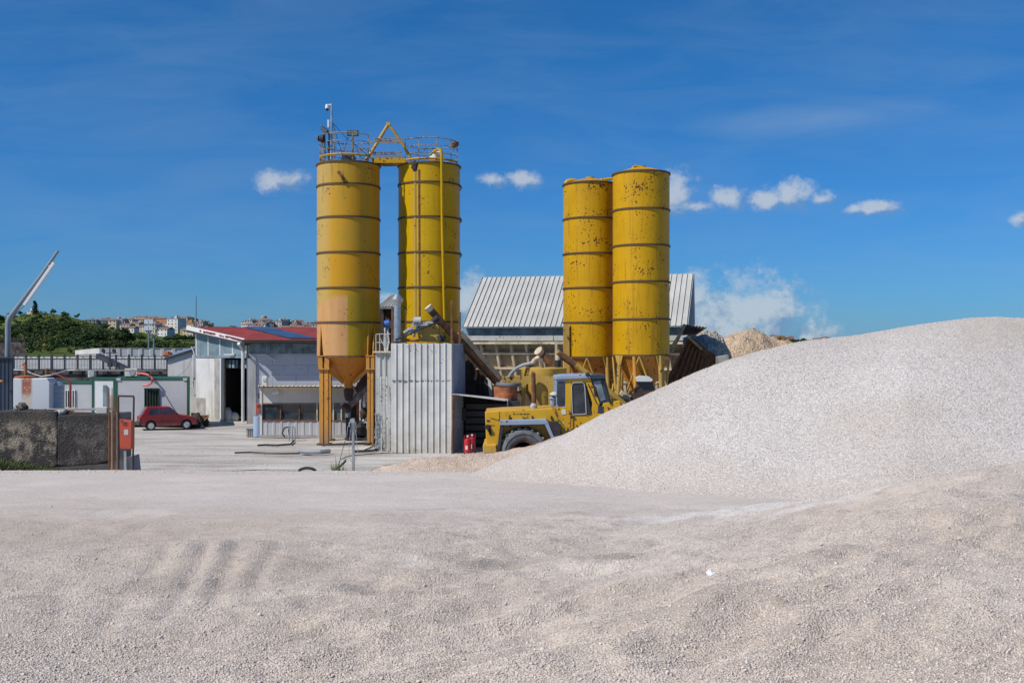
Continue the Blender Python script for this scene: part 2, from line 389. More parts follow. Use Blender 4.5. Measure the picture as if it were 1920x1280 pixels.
M['shaded_side_sheet'] = paint('corrugated side with painted shade', (.30,.34,.40), .5, rust=.3, var=.15, streak=.4, sc=(.2,.2,.2), dirt=.6, dz=(0,1.6))  # cabin sheet darkened and blued: the side's shade is painted into its colour
M['grey_sheet'] = paint('dusty grey sheet', (.45,.45,.43), .6, rust=.15, rs=7, var=.15, streak=.5, sc=(.22,.2,.17))
M['roof_metal'] = paint('pale metal roof', (.47,.46,.425), .5, metal=.0, var=.1, vs=.7, rust=0, rs=6, streak=.25, sc=(.4,.38,.33))
M['galv'] = paint('galvanised steel', (.45,.48,.5), .35, metal=.7, var=.2, vs=4)
M['dark_steel'] = paint('dark steel', (.035,.037,.04), .5, var=.3, rust=.3)
M['black'] = paint('black rubber', (.022,.022,.024), .75, var=.3, vs=4)
M['tyre'] = paint('dusty tyre rubber', (.15,.155,.16), .85, var=.4, vs=3, bump=.2)
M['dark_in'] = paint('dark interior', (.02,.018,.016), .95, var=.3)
M['grey_blue'] = paint('blue grey paint', (.28,.36,.47), .5, rust=.3, rs=9, var=.1)
M['navy'] = paint('dark navy guard', (.035,.05,.075), .4, rust=.2, var=.2)
M['wood_dark'] = paint('dark weathered boards', (.075,.05,.032), .9, var=.4, vs=2, streak=.6, sc=(.03,.02,.015), ss=(1.5,1.5,14), bump=.2)
M['plank_tan'] = paint('dusty tan boards', (.44,.35,.23), .9, var=.25, vs=1.2, streak=.6, sc=(.14,.11,.07), ss=(.6,.6,12), rust=.3)
M['rib_dust'] = paint('dusty rib', (.58,.49,.35), .9, var=.3, vs=2, rust=.25)
M['plaster'] = paint('white stained plaster', (.60,.585,.55), .9, var=.1, vs=.8, streak=.55, sc=(.3,.28,.25), ss=(3,3,.35), bump=.1, dirt=.6, dz=(0,1), dc=(.35,.3,.25))
M['red_roof'] = paint('red roof sheet', (.23,.035,.03), .6, var=.2, vs=1)
M['teal'] = paint('blue green glazing sheet', (.16,.23,.25), .25, var=.25, vs=2, streak=.5, sc=(.3,.36,.37), ss=(5,5,.2))
M['solar'] = paint('solar panel', (.05,.08,.15), .25, var=.2)
M['white'] = paint('white paint', (.68,.68,.66), .5, var=.06)
M['cream'] = paint('cream cabin panel', (.55,.53,.47), .6, var=.08, streak=.3, sc=(.35,.32,.27), dirt=.4)
M['green'] = paint('green trim', (.014,.085,.04), .45, var=.2)
M['green_dark'] = paint('dark green bars', (.012,.06,.03), .45, var=.2)
M['cabin_grey'] = paint('pale grey cabin panel', (.44,.44,.445), .55, var=.06, streak=.2, sc=(.38,.38,.38))
M['red'] = paint('red paint', (.45,.02,.025), .35, var=.15)
M['box_red'] = paint('faded red hose box', (.42,.065,.03), .55, var=.15, rust=.28, rs=10)
M['car_red'] = paint('dull red car paint', (.25,.011,.016), .3, var=.1, dirt=.6, dz=(.1,.5), dc=(.3,.22,.2), spec=.6)
M['glass'] = glass('dark window glass'); M['glass_blue'] = glass('sky lit glass', (.10,.13,.15), .12)
M['chrome'] = paint('bright trim', (.7,.7,.7), .25, metal=.6, var=.05)
M['pipe_white'] = paint('dusty white pipe', (.6,.6,.57), .6, var=.15, rust=.3)
M['hose'] = paint('grey hose', (.30,.32,.33), .7, var=.2)
M['lamp_grey'] = paint('grey lamp pole', (.21,.25,.28), .5, var=.1)
M['screen'] = paint('lamp diffuser', (.62,.66,.68), .3, var=.05)
M['blue'] = paint('blue motor', (.02,.09,.35), .45, var=.2)
M['red_hose'] = paint('coral hose', (.62,.12,.10), .5, var=.1)
M['stone_dark'] = paint('dark stone wall', (.085,.07,.06), .95, var=.7, vs=1.6, rust=.7, rc=(.03,.022,.018), rs=5, bump=.8, bs=9)
M['concrete'] = paint('concrete', (.36,.34,.31), .95, var=.2, vs=2, streak=.5, sc=(.12,.11,.1), ss=(3,3,.6), bump=.3)
M['wood'] = paint('weathered wood', (.30,.22,.12), .85, var=.3, vs=4)
# ------------------------------------------------------------------ numpy noise
def vnoise(x, y, seed=0):
    xi = np.floor(x).astype(np.int64); yi = np.floor(y).astype(np.int64); fx = x-xi; fy = y-yi
    fx = fx*fx*fx*(fx*(fx*6-15)+10); fy = fy*fy*fy*(fy*(fy*6-15)+10)
    def h(a, b):
        n = (a*374761393+b*668265263+seed*982451653) & 0x7fffffff
        n = ((n ^ (n >> 13))*1274126177) & 0x7fffffff
        return ((n ^ (n >> 16)) & 0xffff)/65535.0
    return (h(xi,yi)*(1-fx)+h(xi+1,yi)*fx)*(1-fy)+(h(xi,yi+1)*(1-fx)+h(xi+1,yi+1)*fx)*fy
def fbm(x, y, oc=5, ro=.5, seed=0):
    a = 1; s = 0; tot = 0
    for i in range(oc):
        s += a*(vnoise(x*2**i+17.3*i, y*2**i-9.1*i, seed+i)-.5); tot += a; a *= ro
    return s/tot*2
def sstep(a, b, x):
    t = np.clip((x-a)/(b-a), 0, 1); return t*t*(3-2*t)
def grid_mesh(name, X_, Y_, Z_, m, smooth=True):
    r, c = X_.shape; me = bpy.data.meshes.new(name)
    v = np.stack([X_, Y_, Z_], -1).reshape(-1, 3).astype(np.float32)
    i = np.arange(r*c).reshape(r, c)
    q = np.stack([i[:-1,:-1], i[:-1,1:], i[1:,1:], i[1:,:-1]], -1).reshape(-1, 4)
    me.vertices.add(len(v)); me.vertices.foreach_set('co', v.ravel())
    me.loops.add(q.size); me.loops.foreach_set('vertex_index', q.ravel().astype(np.int32))
    me.polygons.add(len(q)); me.polygons.foreach_set('loop_start', np.arange(0, q.size, 4, dtype=np.int32))
    me.update(calc_edges=True); me.validate(); me.materials.append(m)
    if smooth: me.shade_smooth()
    o = bpy.data.objects.new(name, me); col.objects.link(o); return o

# ------------------------------------------------------------------ yard and far ground
def yard_mat():
    m, t, b = newmat('dusty concrete yard'); k = NT(t); p = k.pos()
    c = k.mix(k.rng(k.noise(k.map(p, (.35, 1, 1)), .45, 7, .62), .33, .66), (.53,.495,.45), (.36,.33,.295))
    c = k.mix(k.m('MULTIPLY', k.rng(k.noise(k.map(p, (.16, 1.1, 1), rot=(0,0,.1)), 1.1, 9, .75), .52, .60), .8), c, (.27,.24,.21))
    c = k.mix(k.m('MULTIPLY', k.rng(k.noise(k.map(p, (.12, .9, 1), (30,4,0)), .8, 7, .7), .54, .66), .7), c, (.64,.61,.575))
    c = k.mix(k.m('MULTIPLY', k.rng(k.noise(p, 14, 5, .7), .5, .75), .35), c, (.28,.25,.22))
    far = k.rng(k.sep(p)[1], 72, 95); c = k.mix(far, c, (.06,.08,.03))
    k.l(c, b.inputs['Base Color']); b.inputs['Roughness'].default_value = .95; b.inputs['Specular IOR Level'].default_value = .2
    k.l(k.bump(k.noise(p, 9, 8, .7), .5, .05), b.inputs['Normal']); return m
yx = np.concatenate([[-2500,-600,-200,-90], np.linspace(-60, 60, 160), [90,200,600,2500]]); yy = np.concatenate([[-60,-20,0,15,25], np.linspace(30, 75, 110), [90,150,400,1200,3500]])
XX, YY = np.meshgrid(yx, yy)
ZZ = .05*fbm(XX*.35, YY*.35, 4, .5, 3)*(YY > 29)*(YY < 76)*(abs(XX) < 62)-.02
yard = grid_mesh('ground', XX, YY, ZZ, yard_mat()); tag(yard, kind='structure')

# ------------------------------------------------------------------ near gravel bed
GR1 = gravel_mat('crushed limestone', 78, (.53,.45,.38), (.76,.675,.59), (.40,.31,.24), patch=.35, bst=.85, coarse=9, bed=True)
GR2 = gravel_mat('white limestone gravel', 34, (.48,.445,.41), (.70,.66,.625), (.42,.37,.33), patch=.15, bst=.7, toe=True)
def base_h(x, y):
    return np.interp(y, [-8, 4.7, 8, 12, 18, 26, 27.5, 31, 34], [3.05, 2.9, 2.64, 2.33, 1.84, 1.2, .95, .0, -.3])
def groove(x, y, pts, wd, dep):
    best = np.full(x.shape, 9.0); fade = np.zeros(x.shape); k_ = 0; nseg = len(pts)-1; wob = .05*fbm(x*1.7, y*1.7, 3, .5, 77); x = x+wob
    for (ax, ay), (bx_, by_) in zip(pts[:-1], pts[1:]):
        dx, dy = bx_-ax, by_-ay; t = np.clip(((x-ax)*dx+(y-ay)*dy)/(dx*dx+dy*dy), 0, 1)
        dist = np.hypot(x-ax-t*dx, y-ay-t*dy); fr_ = (k_+t)/nseg
        fade = np.where(dist < best, np.clip(fr_*2.6, 0, 1)*np.clip((1-fr_)*2.2, 0, 1), fade); best = np.minimum(best, dist); k_ += 1
    dep = dep*fade; q = best/wd
    dep = dep*.32; irr = .45+.9*np.clip(fbm(x*2.6, y*2.6, 4, .6, 79)+.5, 0, 1.2); return (-dep*np.exp(-q*q)+.15*dep*np.exp(-(q-1.9)**2))*irr
def gp(px, py, y0=None):   # point on the bed under a pixel (design aid: bed taken as its base profile)
    D = 5.0
    for _ in range(40): D = (EYE-float(base_h(0, D)))*F/(py-HOR)
    return ((px-960)*D/F, D)
def bed_h(x, y):
    z = base_h(x, y)
    u = x/np.maximum(y, .5)
    # mound on the right
    z = z+.80*sstep(.10, .56, u)*np.exp(-((y-10.4)/3.1)**2)*(y > 0)
    z = z+.30*np.exp(-((x-1.9)/1.3)**2-((y-6.2)/.9)**2)+.18*np.exp(-((x-3.2)/1.5)**2-((y-7.8)/1.1)**2)
    near = sstep(17, 9, y)*sstep(-2, 2, y)
    xr, yr = x*.8+y*.6, -x*.6+y*.8
    lum = fbm(xr*.55, yr*1.1, 5, .55, 11)
    rid = 1-np.abs(fbm(xr*.8+5, yr*1.3, 4, .5, 23))*2.4
    right = sstep(-2.4, -.4, x-(y-8)*.05)
    z = z+near*(.05+.09*right)*lum+near*.06*right*np.clip(rid, -1, 1)
    z = z+.03*fbm(x*2.2, y*2.2, 4, .6, 31)*near
    z = z+.06*fbm(x*.25, y*.5, 3, .5, 41)*sstep(4, 12, y)*sstep(29, 27.5, y)
    z = z+.016*fbm(x*.9, y*2.6, 4, .6, 47)*sstep(10, 14, y)
    # wheel ruts on the left and the hollows in the middle
    for pts, wd, dep in (([(425,1000),(370,1080),(330,1130),(280,1200)], .08, .11), ([(500,995),(440,1060),(400,1110),(340,1225)], .09, .12), ([(70,1240),(105,1140),(190,1060),(330,1008),(520,985)], .10, .05), ([(10,1150),(120,1040),(300,975),(560,945)], .12, .04), ([(150,1250),(230,1130),(330,1050)], .07, .05), ([(560,1000),(500,1075),(455,1150)], .07, .05), ([(-40,1080),(120,985),(330,940)], .12, .03), ([(620,1250),(800,1180),(1000,1150)], .1, .05), ([(640,1190),(760,1140),(900,1120)], .08, .05),
                         ([(340,1020),(295,1090),(270,1160)], .09, .07), ([(250,1055),(200,1080)], .10, .07), ([(120,1080),(90,1125)], .08, .06), ([(435,1140),(470,1190)], .06, .05),
                         ([(640,1020),(600,1060)], .07, .05), ([(555,1150),(610,1128)], .09, .08), ([(545,1185),(600,1170)], .07, .06), ([(950,990),(905,1025)], .12, .06)):
        z = z+groove(x, y, [gp(*q) for q in pts], wd, dep)
    c = gp(750, 1105); z = z-.10*np.exp(-((x-c[0]+.1)/.32)**2-((y-c[1])/.34)**2)+.08*np.exp(-((x-c[0]+.3)/.3)**2-((y-c[1]-.5)/.25)**2)
    c = gp(930, 1010); z = z-.09*np.exp(-((x-c[0])/.5)**2-((y-c[1])/.3)**2)
    c = gp(360, 1060); z = z+.16*np.exp(-((x-c[0])/1.5)**2-((y-c[1])/1.2)**2)
    return z
uu = np.linspace(-.95, .95, 640)
dd = np.concatenate([np.linspace(-8, 3, 12)[:-1], np.geomspace(3, 34, 520)])
U, D_ = np.meshgrid(uu, dd)
XX = U*(np.maximum(D_, -1)+4.5); YY = D_
ZZ = bed_h(XX, YY)
bed = grid_mesh('gravel_ground', XX, YY, ZZ, GR1); tag(bed, kind='structure')

# ------------------------------------------------------------------ big gravel heap on the right
ridge_px = np.array([820, 880, 1000, 1060, 1140, 1200, 1300, 1365, 1430, 1500, 1600, 1700, 1800, 1870, 1930, 2050, 2300, 2700])
ridge_py = np.array([905, 890, 838, 813, 770, 745, 700, 675, 655, 641, 631, 613, 600, 596.5, 598, 608, 660, 760])
def heap_h(x, y):
    u = x/np.maximum(y, 1); px = 960+u*F
    rp = np.interp(px, ridge_px, ridge_py)
    k = np.array([.25,.5,.25]);
    Dr = np.interp(px, [820, 1100, 1400, 1900, 2700], [24.4, 23.2, 22.6, 22.6, 24])
    Dt = np.interp(px, [820, 1000, 1200, 1500, 1700, 2000, 2700], [23.6, 20.4, 17.6, 15.8, 14.2, 13.6, 14])
    zr = EYE-(rp-HOR)*Dr/F
    g = base_h(x, y)-.1
    t = np.clip((y-Dt)/(Dr-Dt), -1, 1)
    gt = base_h(x, Dt)-.1
    tt = np.clip(t, 0, 1); prof = np.where(t > 0, .62*tt*tt*(3-2*tt)+.38*np.sin(tt*math.pi/2)**1.5, t*.1)
    front = gt+(zr-gt)*prof
    back = zr-np.maximum(y-Dr, 0)*.2-np.maximum(y-Dr-1.2, 0)*.42
    z = np.where(y < Dr, front, back)
    z = np.where(y < Dr, np.minimum(z, zr), z)
    return z+.035*fbm(x*.7, y*.7, 5, .55, 61)*sstep(0, .3, t)+.012*fbm(x*3, y*3, 3, .6, 66)
uu = np.linspace((800-960)/F, (2700-960)/F, 520); dd = np.linspace(13, 33, 330)
U, D_ = np.meshgrid(uu, dd); XX = U*D_; YY = D_; ZZ = heap_h(XX, YY)
ZZ = np.maximum(ZZ, -.5)
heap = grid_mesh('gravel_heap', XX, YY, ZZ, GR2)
tag(heap, 'huge smooth heap of pale gravel rising to the right edge in front of the loader', 'gravel heap', kind='thing')

# ------------------------------------------------------------------ loose stones over the near bed: real grains
def stones(name, n, x0f, y0, y1, hfun, m, smin, smax, seed, umin=-.62, umax=.62, bias=1.6):
    rg = np.random.default_rng(seed)
    y = y0+(y1-y0)*rg.random(n)**bias; u = rg.uniform(umin, umax, n); x = u*(y+.4); z = hfun(x, y)
    s = rg.uniform(smin, smax, n)*(1+(rg.random(n) > .97)*.8)
    base = np.array([(1,0,0),(-.5,.87,0),(-.5,-.87,0),(.2,.1,.75),(-.1,-.1,-.6)], float)
    base = np.array([(1,.1,.1),(.1,1,-.1),(-1,.2,.15),(-.15,-1,.05),(.15,.1,.8),(-.1,.1,-.7)], float)
    faces = np.array([(0,1,4),(1,2,4),(2,3,4),(3,0,4),(1,0,5),(2,1,5),(3,2,5),(0,3,5)])
    ang = rg.uniform(0, 6.283, n); tl = rg.uniform(-.7, .7, n)
    sc = rg.uniform(.55, 1.2, (n, 1, 3)); b = base[None]*sc*s[:,None,None]
    ca, sa, ct, st = np.cos(ang)[:,None], np.sin(ang)[:,None], np.cos(tl)[:,None], np.sin(tl)[:,None]
    bx_, by_, bz_ = b[...,0], b[...,1]*ct-b[...,2]*st, b[...,1]*st+b[...,2]*ct
    v = np.stack([bx_*ca-by_*sa+x[:,None], bx_*sa+by_*ca+y[:,None], bz_+z[:,None]+s[:,None]*.25], -1).reshape(-1, 3).astype(np.float32)
    f = (faces[None]+(np.arange(n)*6)[:,None,None]).reshape(-1, 3).astype(np.int32)
    me = bpy.data.meshes.new(name); me.vertices.add(len(v)); me.vertices.foreach_set('co', v.ravel())
    me.loops.add(f.size); me.loops.foreach_set('vertex_index', f.ravel()); me.polygons.add(len(f)); me.polygons.foreach_set('loop_start', np.arange(0, f.size, 3, dtype=np.int32))
    me.update(calc_edges=True); me.materials.append(m)
    o = bpy.data.objects.new(name, me); col.objects.link(o); tag(o, kind='stuff', cat='gravel'); return o
def stone_mat():
    m, t, b = newmat('loose limestone chips'); k = NT(t); p = k.pos()
    g = k.sep(k.vor(p, 45, 'Color'))
    c = k.mix(g[0], (.53,.455,.39), (.77,.685,.605)); c = k.mix(k.m('MULTIPLY', k.rng(g[1], .75, 1), .6), c, (.42,.32,.24))
    k.l(c, b.inputs['Base Color']); b.inputs['Roughness'].default_value = .95; b.inputs['Specular IOR Level'].default_value = .15; return m
SM = stone_mat()
o = stones('loose_gravel', 150000, 0, 4.0, 12.5, bed_h, SM, .0035, .0075, 5, bias=1.35); o['label'] = 'loose pale gravel chips scattered over the near ground'
o = stones('heap_gravel', 110000, 0, 14.5, 24.0, heap_h, SM, .006, .013, 6, umin=-.04, umax=.60, bias=1.0); o['label'] = 'loose pale stones over the big gravel heap'

o = stones('loose_gravel', 900, 0, 4.2, 15, bed_h, SM, .007, .013, 7, bias=1.5); o['label'] = 'bigger pale pebbles scattered over the near gravel'
o = stones('crest_gravel', 6000, 0, 24.0, 27.2, bed_h, SM, .008, .02, 8, bias=1.0); o['label'] = 'pale stones along the far crest of the gravel bed'
def yard_h(x, y): return np.zeros_like(x)-.02+.05*fbm(x*.35, y*.35, 4, .5, 3)
o = stones('yard_rubble', 5000, 0, 34.5, 50.0, yard_h, stone_mat(), .008, .028, 9, umin=-.42, umax=-.03, bias=1.2); o['label'] = 'small dusty rubble strewn over the yard'
# ------------------------------------------------------------------ sand spill before the loader
def sand_h(x, y):
    px = 960+x/y*F
    rp = np.interp(px, [650, 700, 760, 850, 905, 950, 1000, 1060, 1150, 1250], [900, 880, 864, 853, 850, 845, 834, 812, 800, 860])
    zr = EYE-(rp-HOR)*32.3/F
    prof = np.where(y < 32.3, sstep(29.0, 32.3, y), 1-sstep(32.3, 34.6, y)*1.0)
    return -.12+(zr+.12)*prof+.10*fbm(x*1.6, y*1.6, 6, .65, 71)*prof
SAND = gravel_mat('tan sand and rubble', 30, (.50,.38,.29), (.72,.60,.50), (.36,.23,.14), patch=.3, bst=1.0, coarse=3)
xs = np.linspace(-6, 6, 240); ys = np.linspace(28.6, 35, 120); XX, YY = np.meshgrid(xs, ys)
sand = grid_mesh('sand_heap', XX, YY, sand_h(XX, YY), SAND); tag(sand, 'low spill of orange tan sand at the foot of the loader', 'sand heap', kind='thing')

# ------------------------------------------------------------------ heaps far right behind the rusty bin
def mound(name, sil, D, dep, m, label, seed, amp, cat):
    px0, px1 = sil[0][0], sil[-1][0]
    uu = np.linspace((px0-960)/F, (px1-960)/F, 110); dd = np.linspace(-dep, dep, 70)
    U, T = np.meshgrid(uu, dd); YY = D+T; XX = U*YY; px = 960+U*F
    zr = EYE-(np.interp(px, [q[0] for q in sil], [q[1] for q in sil])-HOR)*D/F
    pr = np.cos(np.clip(np.abs(T)/dep, 0, 1)*math.pi/2)**.9
    ZZ = zr*pr-.3*(1-pr)+amp*fbm(XX*.6, YY*.6, 6, .6, seed)*pr
    ZZ = ZZ-amp*.8*np.abs(fbm(XX*.25+YY*.1, YY*.08, 4, .6, seed+5))*pr
    o = grid_mesh(name, XX, YY, ZZ, m, smooth=False); tag(o, label, cat, kind='thing'); return o
TAN = gravel_mat('tan excavated earth', 9, (.44,.32,.21), (.62,.48,.34), (.28,.20,.12), patch=.3, bst=.9, coarse=1.2)
GREYR = gravel_mat('grey rubble', 7, (.34,.30,.25), (.52,.47,.40), (.22,.19,.15), patch=.2, bst=1.0, coarse=1.5)
mound('earth_heap', [(1318,700),(1335,655),(1360,632),(1380,622),(1400,616),(1412,616),(1440,628),(1462,638),(1484,642),(1506,652),(1540,700)], 70, 7, TAN, 'tall tan heap of earth with a rutted face behind the gravel heap', 81, .7, 'earth heap')
mound('rubble_heap', [(1262,700),(1275,640),(1295,622),(1322,612),(1340,622),(1356,640),(1368,668),(1380,700)], 61, 5, GREYR, 'grey heap of rubble spilling beside the rusty bin wall', 85, .8, 'rubble heap')
mound('earth_heap', [(1440,700),(1456,652),(1470,643),(1488,640),(1500,641),(1508,648),(1530,700)], 84, 5, TAN, 'small tan heap farthest right just above the gravel slope', 88, .5, 'earth heap')

# ------------------------------------------------------------------ hills
S1x = [-600, -150, 0, 50, 90, 130, 175, 215, 260, 310, 370, 450, 700, 3000]; S1y = [606, 604, 599, 589, 587, 593, 605, 618, 628, 637, 648, 656, 662, 662]
S2x = [-600, 100, 150, 200, 260, 340, 400, 500, 600, 900, 1200, 1450, 1560, 1700, 2500]; S2y = [622, 620, 613, 609, 608, 609, 612, 615, 619, 630, 638, 639, 641, 643, 644]
def hill_z(x, y):
    px = 960+x/np.maximum(y, 1)*F
    s1 = EYE-(np.interp(px, S1x, S1y)-HOR)*480/F; s2 = EYE-(np.interp(px, S2x, S2y)-HOR)*760/F
    b = EYE-(664-HOR)*260/F
    mid = EYE-(np.interp(px, [-600, 150, 230, 300, 400, 3000], [625, 625, 634, 644, 650, 655])-HOR)*560/F
    z = np.zeros_like(x); P1 = np.interp(px, S1x, S1y); P2 = np.interp(px, S2x, S2y); PM = HOR-(np.minimum(s1, mid)-EYE)*F/560
    ys = [78, 260, 480, 560, 760, 1100, 2500]
    vals = [np.full_like(x, -1.0), b+0*x, s1, np.minimum(s1, mid), s2, s2*.9, s2*.5]
    for i in range(6):
        t = np.clip((y-ys[i])/(ys[i+1]-ys[i]), 0, 1); t = t*t*(3-2*t) if i not in (1,) else np.sin(t*math.pi/2)**.9
        if i == 1:
            yy_ = 664+(P1-664)*np.clip((y-260)/220, 0, 1)**.8; vv = EYE-(yy_-HOR)*y/F
            z = np.where((y >= ys[i]) & (y <= ys[i+1]), vv, z); continue
        if i == 3:
            yy_ = PM+(P2-PM)*np.clip((y-560)/200, 0, 1)**.9; vv = EYE-(yy_-HOR)*y/F
            z = np.where((y >= ys[i]) & (y <= ys[i+1]), vv, z); continue
        z = np.where((y >= ys[i]) & (y <= ys[i+1]), vals[i]*(1-t)+vals[i+1]*t, z)
    z = np.where(y > 2500, vals[-1], z)
    fade = sstep(90, 200, y)
    return z+(.7*fbm(x*.012, y*.012, 4, .5, 91)+.3*fbm(x*.06, y*.06, 4, .5, 95))*fade*sstep(260, 440, y)*sstep(0, 60, 2500-y)*.8
def hz(x, y): return float(hill_z(np.array([float(x)]), np.array([float(y)]))[0])
def hill_mat():
    m, t, b = newmat('grassy hillside'); k = NT(t); p = k.pos()
    c = k.mix(k.rng(k.noise(p, .03, 6, .6), .4, .6), (.06,.09,.02), (.11,.13,.03))
    c = k.mix(k.m('MULTIPLY', k.rng(k.noise(k.map(p, (1,.3,1)), .05, 7, .65), .56, .68), .6), c, (.17,.13,.07))
    c = k.mix(k.m('MULTIPLY', k.rng(k.noise(p, .5, 5, .7), .45, .7), .5), c, (.05,.085,.02))
    k.l(c, b.inputs['Base Color']); b.inputs['Roughness'].default_value = 1; b.inputs['Specular IOR Level'].default_value = .1
    k.l(k.bump(k.noise(p, .6, 6, .7), .8, 1.0), b.inputs['Normal']); return m
uu = np.linspace(-1.1, 1.1, 420); dd = np.concatenate([np.geomspace(78, 1100, 190), [1400, 1900, 2500, 3200]])
U, D_ = np.meshgrid(uu, dd); XX = U*D_; hill = grid_mesh('hills', XX, D_, hill_z(XX, D_), hill_mat()); tag(hill, kind='structure')
# ================================================================== silos
def ring(mb, c, r, z, h=.07, out=.035, n=48):
    mb.lathe([(r-.01, z-h/2), (r+out, z-h/2), (r+out, z+h/2), (r-.01, z+h/2)], (c[0], c[1], 0), n)
    return mb
def silo_faded_mat(cx, cy):
    m, t, b = newmat('patched faded silo paint'); k = NT(t); p = k.pos(); s = k.sep(p)
    n = k.noise(p, .7, 6, .6)
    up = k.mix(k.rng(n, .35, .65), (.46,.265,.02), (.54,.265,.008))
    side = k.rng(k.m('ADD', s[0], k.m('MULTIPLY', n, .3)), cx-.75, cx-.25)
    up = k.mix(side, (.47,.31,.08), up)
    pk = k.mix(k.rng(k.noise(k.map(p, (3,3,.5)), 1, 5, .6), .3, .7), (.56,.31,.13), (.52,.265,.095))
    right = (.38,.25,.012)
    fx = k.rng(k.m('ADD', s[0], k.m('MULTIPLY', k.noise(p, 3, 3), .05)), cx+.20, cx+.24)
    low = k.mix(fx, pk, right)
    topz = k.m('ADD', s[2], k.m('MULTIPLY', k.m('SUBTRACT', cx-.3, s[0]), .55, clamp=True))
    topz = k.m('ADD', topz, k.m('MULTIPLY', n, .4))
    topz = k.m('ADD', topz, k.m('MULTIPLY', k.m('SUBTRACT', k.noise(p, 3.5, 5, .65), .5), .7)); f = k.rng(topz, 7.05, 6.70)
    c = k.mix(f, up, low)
    big = k.noise(p, .9, 4, .6); fi = k.noise(p, 12, 5, .55); v = k.m('ADD', k.m('MULTIPLY', big, .5), k.m('MULTIPLY', fi, .7))
    rf = k.rng(v, .725, .745); c = k.mix(rf, c, (.12,.05,.03))
    st = k.rng(k.noise(k.map(p, (6,6,.5)), 1, 7, .65), .52, .7); c = k.mix(k.m('MULTIPLY', st, k.m('MULTIPLY', k.rng(s[2], 10.2, 12.4), .65)), c, (.14,.10,.05))
    k.l(c, b.inputs['Base Color']); b.inputs['Roughness'].default_value = .5; b.inputs['Specular IOR Level'].default_value = .25; return m

def silo(c, rad, zb, zt, ringz, mat_body, label, roof_h, cone_mat=None, cone=(2.6,.22), group=None, mat_top=None):
    t = thing('silo', label, 'silo', (c[0], c[1], 0), group)
    body = MB().lathe([(rad, zb), (rad, zt)], (c[0], c[1], 0), 64)
    part('body', body, mat_body, t, smooth=True)
    for z in ringz: part('ring', ring(MB(), c, rad, z, .075, .042, 64), M['rust_band'], t)
    part('rim', ring(MB(), c, rad, zt, .07, .05, 64), M['rust_band'], t)
    part('roof', MB().lathe([(rad+.03, zt+.03), (rad*.45, zt+roof_h*.75), (.22, zt+roof_h), (.22, zt+roof_h+.06), (.0, zt+roof_h+.08)], (c[0], c[1], 0), 48), mat_top or M['silo_yellow'], t, smooth=True)
    cm = cone_mat or mat_body
    part('cone', MB().lathe([(rad-.01, zb-.03), (cone[1], cone[0]), (cone[1], cone[0]-.25), (0, cone[0]-.25)], (c[0], c[1], 0), 48), cm, t, smooth=True)
    return t
def zs(c, ys, D): return [Z(y, D) for y in ys]
# silo with the peach patch
C1 = (X(653.5, 45.8), 45.8); R1 = 58.2/F*45.8
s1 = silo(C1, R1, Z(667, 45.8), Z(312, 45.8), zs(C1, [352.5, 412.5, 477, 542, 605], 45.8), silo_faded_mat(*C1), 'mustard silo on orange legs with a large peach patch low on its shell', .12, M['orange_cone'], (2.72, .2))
part('base_ring', ring(MB(), C1, R1, Z(667.5, 45.8), .09, .03, 64), M['rust'], s1)
def bracket_leg(t, c, dx, dy, wd, fins):
    x, y = c[0]+dx, c[1]+dy; zt = Z(690, 45); zb = 0.02; zr = Z(667, 45)
    lg = MB()
    lg.bx(x-wd/2, x-wd*.06, y-.14, y+.14, zb, zt).bx(x+wd*.06, x+wd/2, y-.14, y+.14, zb, zt).bx(x-wd*.06, x+wd*.06, y-.05, y+.1, zb, zt)
    l = part('leg', lg, M['orange'], t, bev=.008)
    br = MB().bx(x-wd/2-.05, x-wd*.12, y-.2, y+.2, zt, zr).bx(x+wd*.12, x+wd/2+.05, y-.2, y+.2, zt, zr).bx(x-wd/2-.07, x+wd/2+.07, y-.23, y+.23, zt-.05, zt).bx(x-wd/2-.07, x+wd/2+.07, y-.23, y+.23, zr-.02, zr+.03)
    part('bracket', br, M['orange'], l)
    zf = Z(606, 45)
    for sx in (-1, 1):
        xx = x+sx*(wd/2-.02)
        s = -1 if dy < 0 else 1
        part('gusset', MB().prism([(xx-.02, y+s*.2, zr), (xx-.02, c[1]+s*math.sqrt(max(.01, R1**2-(xx-c[0])**2)), zf), (xx-.02, y-s*.32, zr)] if abs(xx-c[0]) < R1-.02 else [(xx-.02, y+s*.2, zr), (xx-.02, y, zf), (xx-.02, y-s*.2, zr)], (.04, 0, 0)), M['orange'], l)
    part('foot_plate', MB().bx(x-.3, x+.3, y-.3, y+.3, 0, .04), M['rust'], l)
    # rib from leg head down to the cone mouth
    part('cone_rib', MB().bar((x*.92+c[0]*.08, y*.92+c[1]*.08, zt-.02), (c[0]+dx*.22, c[1]+dy*.22, 2.75), .05, .16), M['orange'], t)
for dx, dy, wd in ((-.93, -.98, .40), (-1.13, .98, .34), (1.16, -.98, .27), (.86, .98, .27)): bracket_leg(s1, C1, dx, dy, wd, 2)
part('outlet', MB().lathe([(.2, 2.5), (.24, 2.35), (.16, 1.9), (0, 1.9)], (C1[0], C1[1], 0), 20), M['rust_dark'], s1, smooth=True)
part('hatch_pipe', MB().tube([P(634, 322, 44.3), P(641, 330, 44.25), P(643, 339, 44.3)], .07, 8), M['rust'], s1)
M['dusty_dark'] = paint('cement dusted steel', (.20,.18,.165), .85, var=.4, vs=4, rust=.4)
t = thing('screw_conveyor', 'dusty grey screw conveyor sloping up right from beneath the orange cone', 'conveyor', (C1[0], C1[1], 0))
